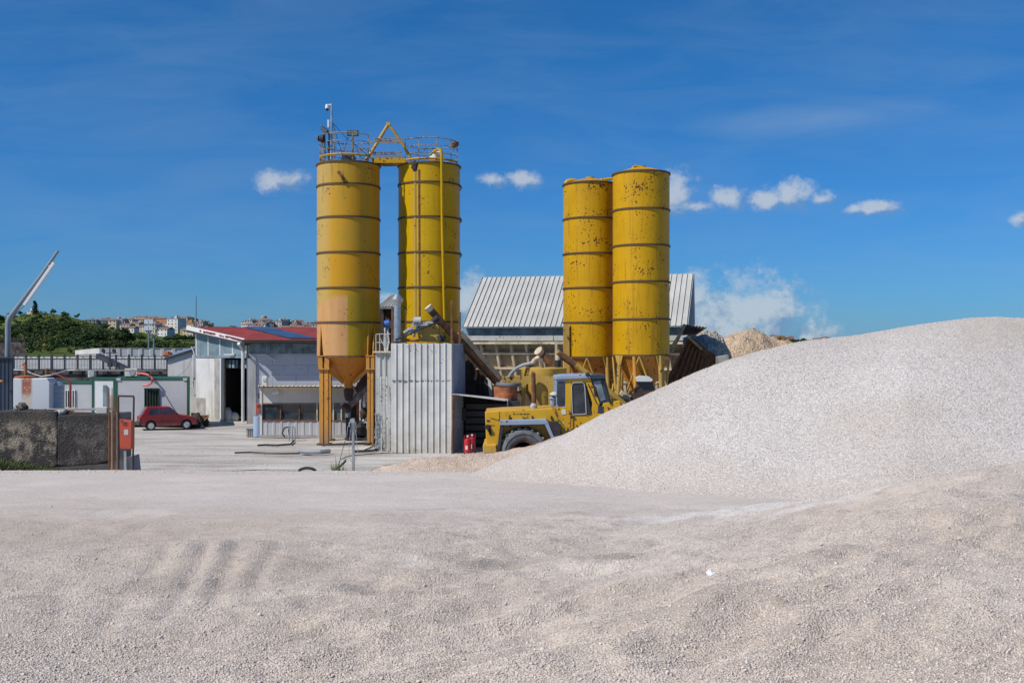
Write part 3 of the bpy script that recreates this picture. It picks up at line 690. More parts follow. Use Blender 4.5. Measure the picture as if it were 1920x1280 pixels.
part('tube', MB().tube([P(651, 763, 45.7), P(668, 748, 45.9), P(696, 712, 46.3)], .16, 14), M['dusty_dark'], t, smooth=True)
part('end_cap', MB().cyl(P(646, 768, 45.6), P(653, 761, 45.7), .25, .25, 14), M['rust_dark'], t)
part('hood', MB().pp([(664,728),(683,700),(693,690),(694,712),(672,738)], 45.9, .3), M['rust_dark'], t)

# bright silo behind the sheet cabin
D2 = 46.9; C2 = (X(805, D2), D2); R2 = 57.6/F*D2
s2 = silo(C2, R2, Z(667, D2), Z(314, D2), zs(C2, [349.5, 412.5, 477, 541, 604], D2), M['silo_yellow_clean'], 'bright yellow silo with two long vertical pipes behind the white sheet cabin', .1, M['silo_yellow_clean'], (2.7, .2))
for a in (45, 135, 225, 315):
    x, y = C2[0]+R2*.9*math.cos(R(a)), C2[1]+R2*.9*math.sin(R(a)); part('leg', MB().bx(x-.14, x+.14, y-.14, y+.14, 0, Z(660, D2)), M['orange'], s2)
yf = D2-R2
p_ = part('fill_pipe', MB().tube([P(779, 318, yf+.15), P(779.5, 480, yf+.15), P(780, 602, yf+.15)], .085, 10), M['plant_yellow'], s2, smooth=True)
part('pipe_cap', MB().rock(P(778, 311, yf+.15), .2, 3, (.8,.8,1.3)), M['rust_dark'], p_)
part('guide_rail', MB().bar(P(786, 318, yf+.05), P(787, 602, yf+.05), .09, .06), M['rust'], s2)
part('gooseneck_pipe', MB().tube([P(806, 300, D2), P(808, 290, D2-.3), P(815, 283, D2-.6), P(822, 280, D2-.9), P(827, 282, yf-.05), P(828, 290, yf-.05), P(829, 420, yf-.02), P(832, 540, yf-.02), P(834, 620, yf)], .065, 10), M['silo_yellow_clean'], s2, smooth=True)
part('filter_dome', MB().rock(P(819, 295, D2-.2), .33, 5, (1,1,.9), 14), M['white'], s2, smooth=True, sharp=80)
for y_ in (352, 413, 478): part('bracket_hook', MB().tube([P(862, y_-6, D2), P(866, y_, D2), P(862, y_+6, D2)], .025, 6), M['rust'], s2)

# right pair
D4 = 46.0; C4 = (X(1202, D4), D4); R4 = 52.9/F*D4
GP = 'twin silos on the right of the plant'
def strut_silo(c, rad, D, ztop, zbot, ringys, label, legtop):
    t = silo(c, rad, Z(zbot, D), Z(ztop, D), zs(c, ringys, D), M['silo_yellow'], label, .34, M['orange_cone'], (1.9, .25))
    z1 = Z(zbot, D)-.02
    part('base_ring', ring(MB(), c, rad, z1, .08, .03, 56), M['rust_band'], t)
    az = [-125+a for a in (0, 90, 180, 270)]   # degrees, camera side first
    tops = []
    for a in (-90-55, -90+33, -90+125, -90+215):
        x, y = c[0]+rad*math.cos(R(a)), c[1]+rad*math.sin(R(a)); x2, y2 = c[0]+(rad+.2)*math.cos(R(a)), c[1]+(rad+.2)*math.sin(R(a)); tops.append((x, y, a))
        l = part('leg', MB().tube([(x, y, z1), ((x+x2)/2, (y+y2)/2, z1/2), (x2, y2, 0)], .095, 12), M['plant_yellow'], t, smooth=True)
        d = Vector((-math.sin(R(a)), math.cos(R(a)), 0))
        part('gusset', MB().prism([Vector((x, y, z1))-d*.26, Vector((x, y, z1))+d*.26, Vector((x, y, z1-.62))+d*.05, Vector((x, y, z1-.62))-d*.05], (math.cos(R(a))*.05, math.sin(R(a))*.05, 0)), M['plant_yellow'], l)
        part('foot_plate', MB().bx(x2-.2, x2+.2, y2-.2, y2+.2, 0, .03), M['rust'], l)
    for i in range(4):
        a0, a1 = tops[i][2], tops[(i+1) % 4][2]
        if a1 < a0: a1 += 360
        am = (a0+a1)/2; q = Vector((c[0]+rad*math.cos(R(am)), c[1]+rad*math.sin(R(am)), z1-.03))
        for e in (tops[i], tops[(i+1) % 4]):
            g = Vector((c[0]+(rad+.13)*math.cos(R(e[2])), c[1]+(rad+.13)*math.sin(R(e[2])), 1.15)); part('brace', MB().tube([q, g], .04, 8), M['plant_yellow'], t)
    return t
s4 = strut_silo(C4, R4, D4, 328, 665, [396.5, 463, 530, 599], 'taller yellow silo of the right pair, heavily rust chipped and resting on a strut frame', 0)
part('post', MB().tube([P(1189, 668, D4-R4+.1), P(1193, 770, D4-R4)], .085, 10), M['orange'], s4, smooth=True)
part('vent_pipe', MB().tube([P(1187, 325, D4-.4), P(1187, 315, D4-.4), P(1192, 311, D4-.4), P(1199, 316, D4-.4), P(1196, 322, D4-.4)], .075, 8), M['silo_yellow'], s4, smooth=True)
part('hatch', MB().lathe([(.3, Z(319, D4)), (.3, Z(316, D4)), (0, Z(315, D4))], (X(1209, D4), D4, 0), 16), M['rust_band'], s4)
D3 = 48.0; C3 = (X(1106.5, D3), D3); R3 = 50.5/F*D3
s3 = strut_silo(C3, R3, D3, 348, 668, [413, 478, 541.5, 605], 'shorter yellow silo partly hidden behind the tallest one, with curved vent pipes on top', 0)
part('vent_pipe', MB().tube([P(1061, 350, D3-.2), P(1061, 344, D3-.2), P(1064, 340, D3-.2), P(1070, 338.5, D3-.2), P(1079, 339, D3-.2), P(1084, 345, D3-.2)], .1, 10), M['silo_yellow'], s3, smooth=True)
part('link_pipe', MB().tube([P(1119, 344, D3-.3), P(1121, 339, D3-.3), P(1128, 337, D3-.3), P(1148, 335, D3-.3), P(1150, 346, D3-.3)], .07, 10), M['silo_yellow'], s3, smooth=True)
part('hatch', MB().lathe([(.3, Z(341, D3)), (.3, Z(338.5, D3)), (0, Z(337, D3))], (X(1100, D3), D3, 0), 16), M['rust_band'], s3)
part('ladder_strip', MB().bar(P(1062, 607, D3-R3*.7), P(1063, 700, D3-R3*.7), .26, .1), M['plant_yellow'], s3)

# ------------------------------------------------------------------ top walkway and railings of the left pair
RL = M['yellow_rail']; zdk = Z(308, 46.3); 
t = thing('walkway_railing', 'rusty yellow guard rails and walkway joining the tops of the left silo pair', 'railing', (C1[0]+1.8, 46.3, zdk))
part('deck', MB().bx(C1[0]+1.2, C2[0]-1.1, 45.7, 46.6, zdk-.05, zdk+.07), M['yellow_rail'], t)
part('deck_beam', MB().bx(C1[0]+1.1, C2[0]-1.0, 45.62, 45.7, zdk-.06, zdk+.16), M['silo_yellow'], t)
for c, rr, a0, a1 in ((C1, R1-.12, 40, 322), (C2, R2-.12, -142, 140)):
    for hz_, th in ((1.06, .024), (.72, .017), (.38, .017)):
        pts = [(c[0]+rr*math.cos(R(a)), c[1]+rr*math.sin(R(a)), zdk+.04+hz_) for a in np.linspace(a0, a1, 30)]
        part('rail', MB().tube(pts, th, 6), RL, t)
    for a in np.linspace(a0, a1, 9):
        x, y = c[0]+rr*math.cos(R(a)), c[1]+rr*math.sin(R(a)); part('post', MB().bar((x, y, zdk-.1), (x, y, zdk+1.1), .035, .035), RL, t)
    part('toe_board', MB().tube([(c[0]+rr*math.cos(R(a)), c[1]+rr*math.sin(R(a)), zdk+.14) for a in np.linspace(a0, a1, 30)], .05, 6), M['silo_yellow'], t)
for y in (45.66, 46.62):
    for h in (1.06, .95, .42, .34) if y < 46 else (1.06, .4): part('rail', MB().bar((C1[0]+1.15, y, zdk+h), (C2[0]-1.15, y, zdk+h), .045, .045), RL, t)
t = thing('lifting_frame', 'yellow inverted V frame of tubes standing over the silo top walkway', 'frame', P(728, 300, 45.9))
ap = P(728, 233, 45.9)
part('strut', MB().tube([ap, P(706, 270, 45.7), P(685, 303, 45.5)], .075, 10), M['plant_yellow'], t, smooth=True)
part('strut', MB().tube([ap, P(750, 262, 45.9), P(771, 298, 46)], .07, 10), M['plant_yellow'], t, smooth=True)
part('apex_plate', MB().box(ap, (.18, .16, .16)), M['plant_yellow'], t)
# mast, camera and lamps
Dm = 45.0
t = thing('mast', 'thin grey mast on the left silo with guy wires to the railing', 'mast', P(621, 308, Dm))
part('pole', MB().tube([P(621, 308, Dm), P(621.5, 250, Dm), P(622, 194, Dm)], [.06, .055, .045], 8), M['galv'], t)
part('lamp_post', MB().bar(P(617, 308, Dm), P(617, 250, Dm), .055, .055), M['dark_steel'], t)
part('antenna', MB().box(P(615.5, 232, Dm-.05), (.08, .06, .34)), M['white'], t)
for a, b in (((624, 231), (652, 262)), ((624, 232), (645, 300)), ((650, 258), (700, 300)), ((660, 262), (680, 300)), ((612, 285), (596, 312)), ((653, 258), (640, 300))):
    part('guy_wire', MB().tube([P(a[0], a[1], Dm), P(b[0], b[1], Dm+.3)], .012, 5), M['dark_steel'], t)
t = thing('security_camera', 'small white dome camera hanging from the mast tip', 'camera', P(614, 208, Dm))
part('bracket', MB().tube([P(621, 197, Dm), P(616, 197, Dm), P(614, 201, Dm)], .04, 8), M['white'], t)
part('housing', MB().lathe([(.0, .08), (.06, .07), (.09, 0), (.09, -.12), (0, -.12)], P(613.5, 199, Dm), 14), M['white'], t, smooth=True)
part('dome', MB().lathe([(.075, 0), (.07, -.05), (.04, -.09), (0, -.1)], P(613.5, 204.2, Dm), 14), M['black'], t, smooth=True)
GF = 'floodlights on the silo railing'
def flood(name, c, w_, h_, yaw, pitch, label, tilt=0):
    t = thing(name, label, 'floodlight', c, GF); rot = Matrix.Rotation(R(yaw), 3, 'Z') @ Matrix.Rotation(R(tilt), 3, 'Y') @ Matrix.Rotation(R(pitch), 3, 'X')
    part('housing', MB().box(c, (w_, .12, h_), rot), M['dark_steel'], t, bev=.03)
    part('lens', MB().box(Vector(c)+rot @ Vector((0, -.065, 0)), (w_*.82, .02, h_*.74), rot), M['glass_blue'], t)
    part('stand', MB().bar(c, (c[0], c[1]+.05, zdk), .045, .045), M['dark_steel'], t); return t
flood('floodlight', P(661.5, 250, 44.9), .52, .27, 0, 8, 'wide black floodlight on a stem above the middle of the left silo')
flood('floodlight', P(609, 244, 44.9), .42, .22, -20, 50, 'pale tilted floodlight beside the mast, higher of the two', 35)
t = thing('floodlight', 'round dark spotlight low beside the mast at the railing corner', 'floodlight', P(602, 260, 44.9), GF)
part('housing', MB().lathe([(.06, -.2), (.17, .0), (.2, .12), (.0, .12)], P(602, 260, 44.9), 16, 'x'), M['black'], t, smooth=True)
part('lens', MB().lathe([(.17, -.02), (.12, -.06), (0, -.08)], P(597.5, 258.5, 44.9), 16, 'x'), M['galv'], t, smooth=True)
t = thing('floodlight', 'rusty lamp cluster at the right end of the silo railing', 'floodlight', P(856, 271, 46.6), GF)
part('housing', MB().rock(P(853, 271, 46.6), .16, 9, (1.3, 1, .9)), M['rust'], t)
part('bracket', MB().tube([P(848, 275, 46.6), P(853, 270, 46.6), P(861, 266, 46.6)], .03, 6), M['rust'], t)
part('winch_box', MB().pb(641, 291, 664, 301, 45.2, .5), M['dark_steel'], tag(thing('hatch_box', 'dark box hatch on the roof of the left silo', 'hatch', P(652, 301, 45.2))))

# ------------------------------------------------------------------ white sheet cabin
Dc = 41.0
FL = Vector((X(733, 41.25), 41.25, 0)); FR = Vector((X(848, 41.0), 41.0, 0)); sd_ = Vector((.36, 3.1, 0))
t = thing('sheet_cabin', 'tall white corrugated sheet cabin in the middle of the plant', 'cabin', (FL+FR)/2)
zt = Z(642.5, 41)
part('front_wall', MB().corr(FL, FR, 0, zt, .253, .05, .05, top=lambda q: zt-.02+.02*math.sin(q*37), flat=.76), M['white_sheet'], t)
part('side_wall', MB().corr(FR+Vector((.0, .06, 0)), FR+sd_, 0, zt-.04, .15, .03, .05), M['shaded_side_sheet'], t, label='corrugated side with painted shade')
part('back_wall', MB().corr(FL+sd_, FL+Vector((.03,.06,0)), 0, zt-.04, .25, .03, .05), M['white_sheet'], t)
part('roof', MB().hexa([FL+Vector((.05,.06,zt-.3)), FR+Vector((-.05,.06,zt-.3)), FR+sd_+Vector((-.05,0,zt-.3)), FL+sd_+Vector((.05,0,zt-.3)), FL+Vector((.05,.06,zt-.22)), FR+Vector((-.05,.06,zt-.22)), FR+sd_+Vector((-.05,0,zt-.22)), FL+sd_+Vector((.05,0,zt-.22))]), M['grey_sheet'], t)
sm = MB()
for i in range(11):
    x = FL.x+.05+i*.229; zz = Z(714+rnd.uniform(-1, 1), 41); sm.bx(x, x+.17, 40.985-(i/11)*.0+.20*(1-i/11), 41.24-(i/11)*.2, zz-.008, zz+.008)
part('seam', sm, M['rust_dark'], t)
part('down_pipe', MB().tube([P(849.5, 737, 40.85), P(849.5, 770, 40.85), P(848, 850, 40.85)], .055, 8), M['rust'], t)
# narrow sheet tower with ladder
t = thing('sheet_tower', 'narrow dusty grey corrugated tower beside the white cabin', 'tower', (X(718, 42.6), 42.6, 0))
part('front_wall', MB().corr((X(704, 42.4), 42.4), (X(734, 42.4), 42.4), 0, Z(661, 42.4), .22, .05, .05), M['grey_sheet'], t)
part('side_wall', MB().bx(X(704, 42.4), X(704, 42.4)+.05, 42.46, 43.6, 0, Z(661, 42.4)), M['grey_sheet'], t)
part('deck', MB().bx(X(701, 42.4), X(733, 42.4), 42.25, 43.6, Z(661, 42.4), Z(658.5, 42.4)), M['rib_dust'], t)
for a, b in (((705,659),(705,627)), ((712,659),(712,626)), ((705,627),(712,626)), ((712,626),(732,626)), ((706,642),(731,642)), ((713,634),(724,656)), ((724,659),(724,626))):
    part('rail', MB().tube([P(a[0], a[1], 42.3), P(b[0], b[1], 42.3)], .022, 6), M['grey_sheet'], t)
t = thing('ladder', 'pale dusty steel ladder leaning on the narrow grey tower', 'ladder', (X(719, 42.1), 42.1, 0))
for a in (714, 725): part('rail', MB().tube([P(a, 706, 42.15), P(a+1, 800, 41.9), (X(a+1, 41.8), 41.8, .02)], .022, 6), M['pipe_white'], t)
for i in range(15):
    y = 708+i*9.4; part('rung', MB().tube([P(714.3, y, 42.12), P(725.4, y, 42.12)], .014, 6), M['pipe_white'], t)
tg = MB(); 
for i in range(16):
    a = rnd.uniform(704, 716); pts = [P(a+rnd.uniform(-2, 3)*1.0+j*rnd.uniform(-.3, .9), 775+j*9, 42.0-rnd.uniform(0, .15)) for j in range(9)]; tg.tube(pts, .016, 5)
single('cable_bundle', tg, M['hose'], 'tangle of grey hoses and cables hanging down the narrow tower foot', 'cables')
# flue
t = thing('flue', 'shiny round metal flue with a conical cap on the white cabin', 'chimney', P(745, 640, 42.2))
Df = 42.2; cx_ = X(745, Df)
part('pipe', MB().lathe([(.155, Z(640, Df)), (.155, Z(620, Df)), (.165, Z(619.5, Df)), (.155, Z(619, Df)), (.15, Z(598, Df)), (.16, Z(597.5, Df)), (.145, Z(597, Df)), (.145, Z(570, Df))], (cx_, Df, 0), 24), M['galv'], t, smooth=True)
part('cap', MB().lathe([(.16, Z(572, Df)), (.27, Z(562, Df)), (.27, Z(561.5, Df)), (.11, Z(553, Df)), (.11, Z(551.5, Df)), (0, Z(551, Df))], (cx_, Df, 0), 24), M['galv'], t, smooth=True)
# machinery over the cabin
t = thing('mixer_hopper', 'dusty yellow mixer hopper and drive gear on the cabin roof', 'mixer', P(800, 640, 43.5))
part('body', MB().pp([(780,612),(822,608),(826,640),(786,640)], 43.2, 1.6), M['plant_yellow'], t, bev=.03)
part('collar', MB().pp([(772,605),(812,603),(812,610),(774,612)], 43.0, 1.2), M['grey_sheet'], t, bev=.02)
part('motor', MB().cyl(P(775, 602, 43.1), P(790, 601, 43.1), .17, .17, 14), M['grey_sheet'], t, smooth=True)
part('frame', MB().bar(P(772, 612, 43), P(770, 628, 43), .1, .1).bar(P(783, 610, 43), P(776, 632, 43), .07, .07).bar(P(800, 604, 43), P(818, 604, 43), .09, .09), M['grey_sheet'], t)
part('valve', MB().rock(P(828, 634, 43), .2, 12, (1,1,.8)), M['black'], t)
part('duct', MB().tube([P(758, 625, 42.8), P(768, 618, 42.8), P(778, 622, 42.8), P(786, 616, 42.8)], .1, 8), M['hose'], t, smooth=True)
single('rolled_sheet', MB().cyl(P(757, 637.5, 42.4), P(786, 638.5, 42.4), .065, .065, 10), M['rust_orange'], 'pinkish rusty tube lying along the cabin roof edge', 'pipe', smooth=True)
single('power_cable', MB().tube([P(741, 637, 42), P(760, 630, 42.1), P(785, 618, 42.3), P(815, 606, 42.6), P(826, 604, 42.7)], .035, 8), M['black'], 'thick black cable sweeping from flue foot to conveyor motor', 'cable', smooth=True)
t = thing('pole_motor', 'small blue electric motor on pipes between the silos', 'motor', P(727, 615, 43.4))
part('body', MB().cyl(P(722, 609, 43.4), P(731, 607, 43.4), .2, .2, 16), M['blue'], t, smooth=True)
part('cap', MB().cyl(P(731, 607, 43.4), P(733, 607, 43.4), .14, .1, 12), M['glass_blue'], t)
part('stem', MB().tube([P(722, 614, 43.4), P(721, 640, 43.4), P(722, 659, 43.4)], .04, 6).tube([P(727, 616, 43.4), P(729, 640, 43.4), P(726, 659, 43.4)], .04, 6), M['pipe_white'], t)
for px, y0, lab in ((736, 575, 'brown steel post beside the shiny flue'), (847, 564, 'brown steel post at the right corner of the white cabin, nearer one'), (862, 585, 'brown steel post behind the cabin corner at the silo edge'), (761, 580, 'thin dark post between flue and bright silo')):
    single('steel_post', MB().bar(P(px, 648, 42.9), P(px, y0, 42.9), .1 if px != 761 else .05, .1), M['rust'], lab, 'post', bev=.01)
# long conveyor from above the cabin down to the loader
t = thing('screw_conveyor', 'long rusty screw conveyor sloping down right from the cabin roof to the lean-to', 'conveyor', P(860, 640, 43.5))
A_, B_ = P(806, 580, 43.0), P(931, 716, 44.5)
part('tube', MB().tube([A_, A_.lerp(B_, .3), A_.lerp(B_, .6), B_], .16, 14), M['rust'], t, smooth=True)
part('mouth', MB().cyl(P(802, 575, 42.95), P(808, 582, 43), .19, .15, 12), M['rib_dust'], t)
part('motor', MB().cyl(P(812, 604, 42.8), P(821, 595, 42.8), .14, .14, 12), M['black'], t)
part('beam', MB().bar(P(862, 622, 43.6), P(940, 712, 44.6), .12, .22), M['plank_tan'], t)
part('clamp', MB().cyl(A_.lerp(B_, .42), A_.lerp(B_, .44), .2, .2, 12), M['rust_dark'], t)
# dark slope-roofed housing between the left silos
t = thing('roofed_housing', 'dark ribbed housing with slanted metal roof between the left silos', 'housing', (X(725, 50), 50, 0))
part('wall', MB().corr((X(700, 50), 50), (X(752, 50), 50), 0, Z(573, 50), .3, .05, .06), M['rust_dark'], t)
part('side_wall', MB().bx(X(700,50), X(752,50), 50.2, 53, 0, Z(575, 50)), M['rust_dark'], t)
part('roof', MB().ribroof(P(711, 574, 49.8), P(739, 574, 49.8), P(735, 553, 52), P(752, 553, 52), 5, .05, .05), M['grey_sheet'], t)
part('lintel', MB().bx(X(711,49.7), X(745,49.7), 49.72, 49.85, Z(579,49.7), Z(574,49.7)), M['galv'], t)

# ------------------------------------------------------------------ big ribbed aggregate hopper building
e = Vector((.967, -.256, 0)); n_ = Vector((.256, .967, 0)); Cb = Vector((X(867, 58), 58, Z(612.5, 58)))
Ab = Vector((X(905, 62), 62, Z(520, 62))); Bb = Ab+e*12.9; Db = Cb+e*12.9
t = thing('hopper_building', 'aggregate hopper building with sloped pale metal roof behind the silos', 'building', (Cb.x, Cb.y, 0))
part('roof', MB().ribroof(Cb, Db, Ab, Bb, 42, .07, .03), M['roof_metal'], t)
# hipped right end
Bk = Bb+n_*.6; Eg = Db+n_*3.2+e*.14
part('roof_side', MB().ribroof(Db+Vector((.03,0,-.02)), Eg+Vector((.02,0,.1)), Bb+Vector((.02,0,-.02)), Bb+e*.03+n_*.25, 6, .05, .04), M['roof_metal'], t, label='shaded corrugated end panel')
part('side_cladding', MB().prism([Db+Vector((.02,.05,-.1)), Eg, Bb+n_*.1-Vector((0,0,.2))], n_*.1), M['grey_sheet'], t)
def hb(s0, s1, z0, z1, o0, o1): # box in the building's own frame
    b0 = Vector((Cb.x, Cb.y, 0)); q = []
    for z in (z0, z1):
        for s_, o_ in ((s0, o0), (s1, o0), (s1, o1), (s0, o1)): q.append(b0+e*s_+n_*o_+Vector((0, 0, z)))
    return q
part('eave_wall', MB().hexa(hb(.1, 12.8, 4.98, 5.45, .35, .5)), M['glass_blue'], t)
for s0, s1 in ((.05, 5.4), (5.45, 11.6), (11.7, 12.7)): part('fascia', MB().hexa(hb(s0, s1, 4.70, 4.98, .05, .2)), M['grey_sheet'], t)
part('sill_beam', MB().hexa(hb(0, 12.7, 4.50, 4.62, -.05, .25)), M['rib_dust'], t)
zA, zB = 4.52, 1.8; oA, oB = .35, 1.35
b0 = Vector((Cb.x, Cb.y, 0))
def hp(s_, z, off=0): 
    f = (zA-z)/(zA-zB); return b0+e*s_+n_*(oA+(oB-oA)*f+off)+Vector((0, 0, z))
part('wall', MB().hexa([hp(0, zB), hp(12.7, zB), hp(12.7, zB, .2), hp(0, zB, .2), hp(0, zA), hp(12.7, zA), hp(12.7, zA, .2), hp(0, zA, .2)]), M['plank_tan'], t)
part('lower_wall', MB().hexa(hb(0, 12.7, 0, 1.85, 1.4, 1.6)), M['wood_dark'], t)
for zz in (3.98, 3.10, 2.35):
    part('rib', MB().bar(hp(0, zz, -.1), hp(12.7, zz, -.1), .22, .12), M['rib_dust'], t)
for i in range(15):
    s_ = .15+i*.9; part('rib', MB().bar(hp(s_, zA, -.09), hp(s_+.22, zB, -.09), .14, .2), M['rib_dust'], t)
part('end_wall', MB().prism([b0+Vector((0,0,0))+n_*.4, b0+n_*5, b0+n_*5+Vector((0,0,5)), b0+n_*.4+Vector((0,0,5))], e*.15), M['wood_dark'], t)
# wooden bin under the long conveyor
t = thing('timber_bin', 'dark timber walled bin beneath the long rusty conveyor', 'bin', (X(900, 46), 46, 0))
part('wall', MB().pp([(866,640),(937,716),(960,735),(960,850),(866,850)], 45.6, .15), M['wood_dark'], t)
for px in (878, 889, 900, 910): part('stud', MB().bar(P(px, 665+(px-870)*1.05, 45.5), P(px, 745, 45.5), .06, .06), M['wood_dark'], t)
part('bracket', MB().tube([P(897,692,45.3), P(892,693,45.3), P(893,700,45.3), P(891,712,45.3)], .07, 6), M['wood'], t)
part('rail_stub', MB().bar(P(917,708,45.2), P(921,745,45.2), .14, .1).bar(P(908,716,45.2), P(921,728,45.2), .05, .05).bar(P(912,708,45.2), P(926,722,45.2), .04, .04), M['pipe_white'], t)
# lean-to
t = thing('lean_to', 'low lean-to shelter with thin white sheet roof beside the white cabin', 'shelter', (X(900, 41), 41, 0))
part('roof', MB().hexa([P(848,739.5,40.3), P(953,752,40.3), P(953,749,43.6), P(852,739,43.6), P(848,737.5,40.3), P(953,749.5,40.3), P(953,746.5,43.6), P(852,736.5,43.6)]), M['white_sheet'], t)
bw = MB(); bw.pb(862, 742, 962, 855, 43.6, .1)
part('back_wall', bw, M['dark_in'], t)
for i in range(7): part('board', MB().pb(873, 757+i*13.2, 960, 767+i*13.2, 43.5, .06), M['dark_steel'], t)
part('post', MB().pb(950.5, 750, 953, 850, 40.5, .08), M['galv'], t)
part('beam', MB().pb(862, 744, 866, 850, 43.3, .1), M['rust_dark'], t)
single('switch_panel', MB().pb(865, 765, 873, 788, 43.2, .2), M['dark_steel'], 'dark switch box on the lean-to back wall', 'switch box', bev=.01)
single('steel_bin', MB().pp([(953,752),(975,752),(975,770),(953,770)], 41.5, 1.0), M['dark_steel'], 'dark grey steel box behind the loader bonnet', 'box', bev=.02)
def extinguisher(px, D, label):
    c = Vector((X(px, D), D, 0)); t = thing('fire_extinguisher', label, 'fire extinguisher', c, 'wheeled extinguishers by the lean-to')
    part('cylinder', MB().lathe([(.12, .1), (.15, .14), (.15, .58), (.12, .66), (.05, .7), (.05, .74), (0, .75)], c, 20), M['red'], t, smooth=True)
    part('valve', MB().box(c+Vector((0,0,.78)), (.08,.05,.07)), M['white'], t)
    part('handle', MB().tube([c+Vector((-.13,.12,.2)), c+Vector((-.13,.14,.8)), c+Vector((.13,.14,.8)), c+Vector((.13,.12,.2))], .015, 6), M['red'], t)
    part('label_plate', MB().box(c+Vector((-.03,-.15,.33)), (.09,.012,.16)), M['white'], t)
    part('hose', MB().tube([c+Vector((0,0,.78)), c+Vector((-.16,-.08,.72)), c+Vector((-.19,-.06,.4)), c+Vector((-.14,-.08,.15))], .014, 6), M['black'], t)
    for s in (-1, 1): part('wheel', MB().cyl(c+Vector((s*.13-.02,.14,.09)), c+Vector((s*.13+.02,.14,.09)), .09, .09, 14), M['black'], t)
extinguisher(876.5, 40.3, 'red wheeled fire extinguisher by the lean-to, front one of two')
extinguisher(885, 40.8, 'red wheeled fire extinguisher half hidden behind the other one')

# ------------------------------------------------------------------ drum tower behind the loader
Dt_ = 43.2; tc_ = Vector((X(1020, Dt_), Dt_, 0))
t = thing('mixer_tower', 'dusty yellow round mixer tower with arched frame behind the loader', 'mixer tower', tc_)
part('drum', MB().lathe([(.96, Z(706, Dt_)), (.98, Z(704, Dt_)), (.98, Z(690, Dt_)), (.93, Z(688.5, Dt_)), (0, Z(688, Dt_))], tc_, 40), M['plant_yellow'], t, smooth=True)
part('cone', MB().lathe([(.9, Z(706, Dt_)), (.85, Z(730, Dt_)), (.3, Z(775, Dt_)), (.3, 0.5)], tc_, 32), M['plant_yellow'], t, smooth=True)
arch = [(978,705),(1041,705),(1041,775),(1028,775),(1028,735)]+[(1004+24*math.cos(R(a)), 735-20*math.sin(R(a))) for a in range(0, 181, 15)]+[(980,735),(978,740)]
part('arch_plate', MB().pp(arch, Dt_-1.05, .08), M['plant_yellow'], t)
for px in (1036, 1050): part('column', MB().bar(P(px, 706, Dt_-.9), (X(px, Dt_-.9), Dt_-.9, 0), .16, .14), M['plant_yellow'], t)
part('column', MB().bar(P(984, 706, Dt_-.5), (X(975, Dt_-.5), Dt_-.5, 0), .16, .14), M['plant_yellow'], t)
part('side_box', MB().pp([(943,707),(976,704),(978,720),(950,722)], Dt_-.7, .6), M['plant_yellow'], t, bev=.02)
part('bracket', MB().bar(P(943,722,42.5), P(943,704,42.5), .09, .09).bar(P(950,716,42.4), P(975,714,42.4), .08, .06), M['plant_yellow'], t)
for a, b in ((986, 996), (1040, 1050)): part('stub', MB().lathe([(.12, Z(688, Dt_)), (.12, Z(682, Dt_)), (0, Z(682, Dt_))], (X((a+b)/2, Dt_), Dt_-.2, 0), 14), M['black'], t, smooth=True)
t = thing('feed_hose', 'curved grey hose running up to a tan elbow over the mixer drum', 'hose', P(955, 706, 42.6))
part('hose', MB().tube([P(954,707,42.5), P(960,698,42.5), P(969,690,42.5), P(980,684.5,42.5), P(990,682,42.5), P(999,680.5,42.5)], .075, 10), M['hose'], t, smooth=True)
part('elbow', MB().tube([P(998,681,42.5), P(1002,675,42.5), P(1008,671,42.6), P(1014,675,42.8), P(1016,688,43)], .1, 10), M['rib_dust'], t, smooth=True)
t = thing('screw_conveyor', 'short brown screw conveyor stub rising left above the mixer drum', 'conveyor', P(1030, 690, 44))
part('tube', MB().tube([P(1012,660,43.8), P(1040,689,43.8)], .17, 12), M['rust'], t, smooth=True)
part('mouth', MB().cyl(P(1009,657,43.7), P(1014,662,43.8), .21, .19, 12), M['rib_dust'], t)
t = thing('screw_conveyor', 'thin rusty yellow screw conveyor running down right behind the loader cab', 'conveyor', P(1100, 700, 44))
part('tube', MB().tube([P(1044,660,43.5), P(1083,687,43.6), P(1120,716,43.7), P(1175,762,43.9), P(1195,785,44)], .14, 12), M['plant_yellow'], t, smooth=True)
part('sleeve', MB().tube([P(1046,661.5,43.5), P(1078,683.5,43.6)], .155, 12), M['rust'], t, smooth=True)
part('spout', MB().cyl(P(1046,662,43.5), P(1046,676,43.5), .12, .1, 12), M['rib_dust'], t)
part('boot', MB().cyl(P(1046,675,43.5), P(1046,689,43.5), .13, .13, 12), M['black'], t)
single('pipe_stanchion', MB().bar(P(1042.5, 640, 44.5), P(1042.5, 690, 44.5), .1, .1), M['rib_dust'], 'short tan upright behind the black spout boot', 'post')
# orange barrel with tyre on it
t = thing('barrel', 'rusty orange drum standing on the lean-to roof edge', 'barrel', P(948, 748, 42.2)); cb = Vector((X(948, 42.2), 42.2, 0))
part('shell', MB().lathe([(.5, Z(750, 42.2)), (.51, Z(737, 42.2)), (.49, Z(736.5, 42.2)), (.51, Z(725, 42.2)), (0, Z(724.6, 42.2))], cb, 30), M['rust_orange'], t, smooth=True)
tz = Z(720.5, 42.2)
single('old_tyre', MB().tube([(cb.x+.1+.43*math.cos(R(a)), cb.y+.43*math.sin(R(a)), tz) for a in range(0, 360, 12)], .1, 10, True), M['tyre'], 'worn black tyre lying flat on the rusty orange drum', 'tyre', smooth=True)
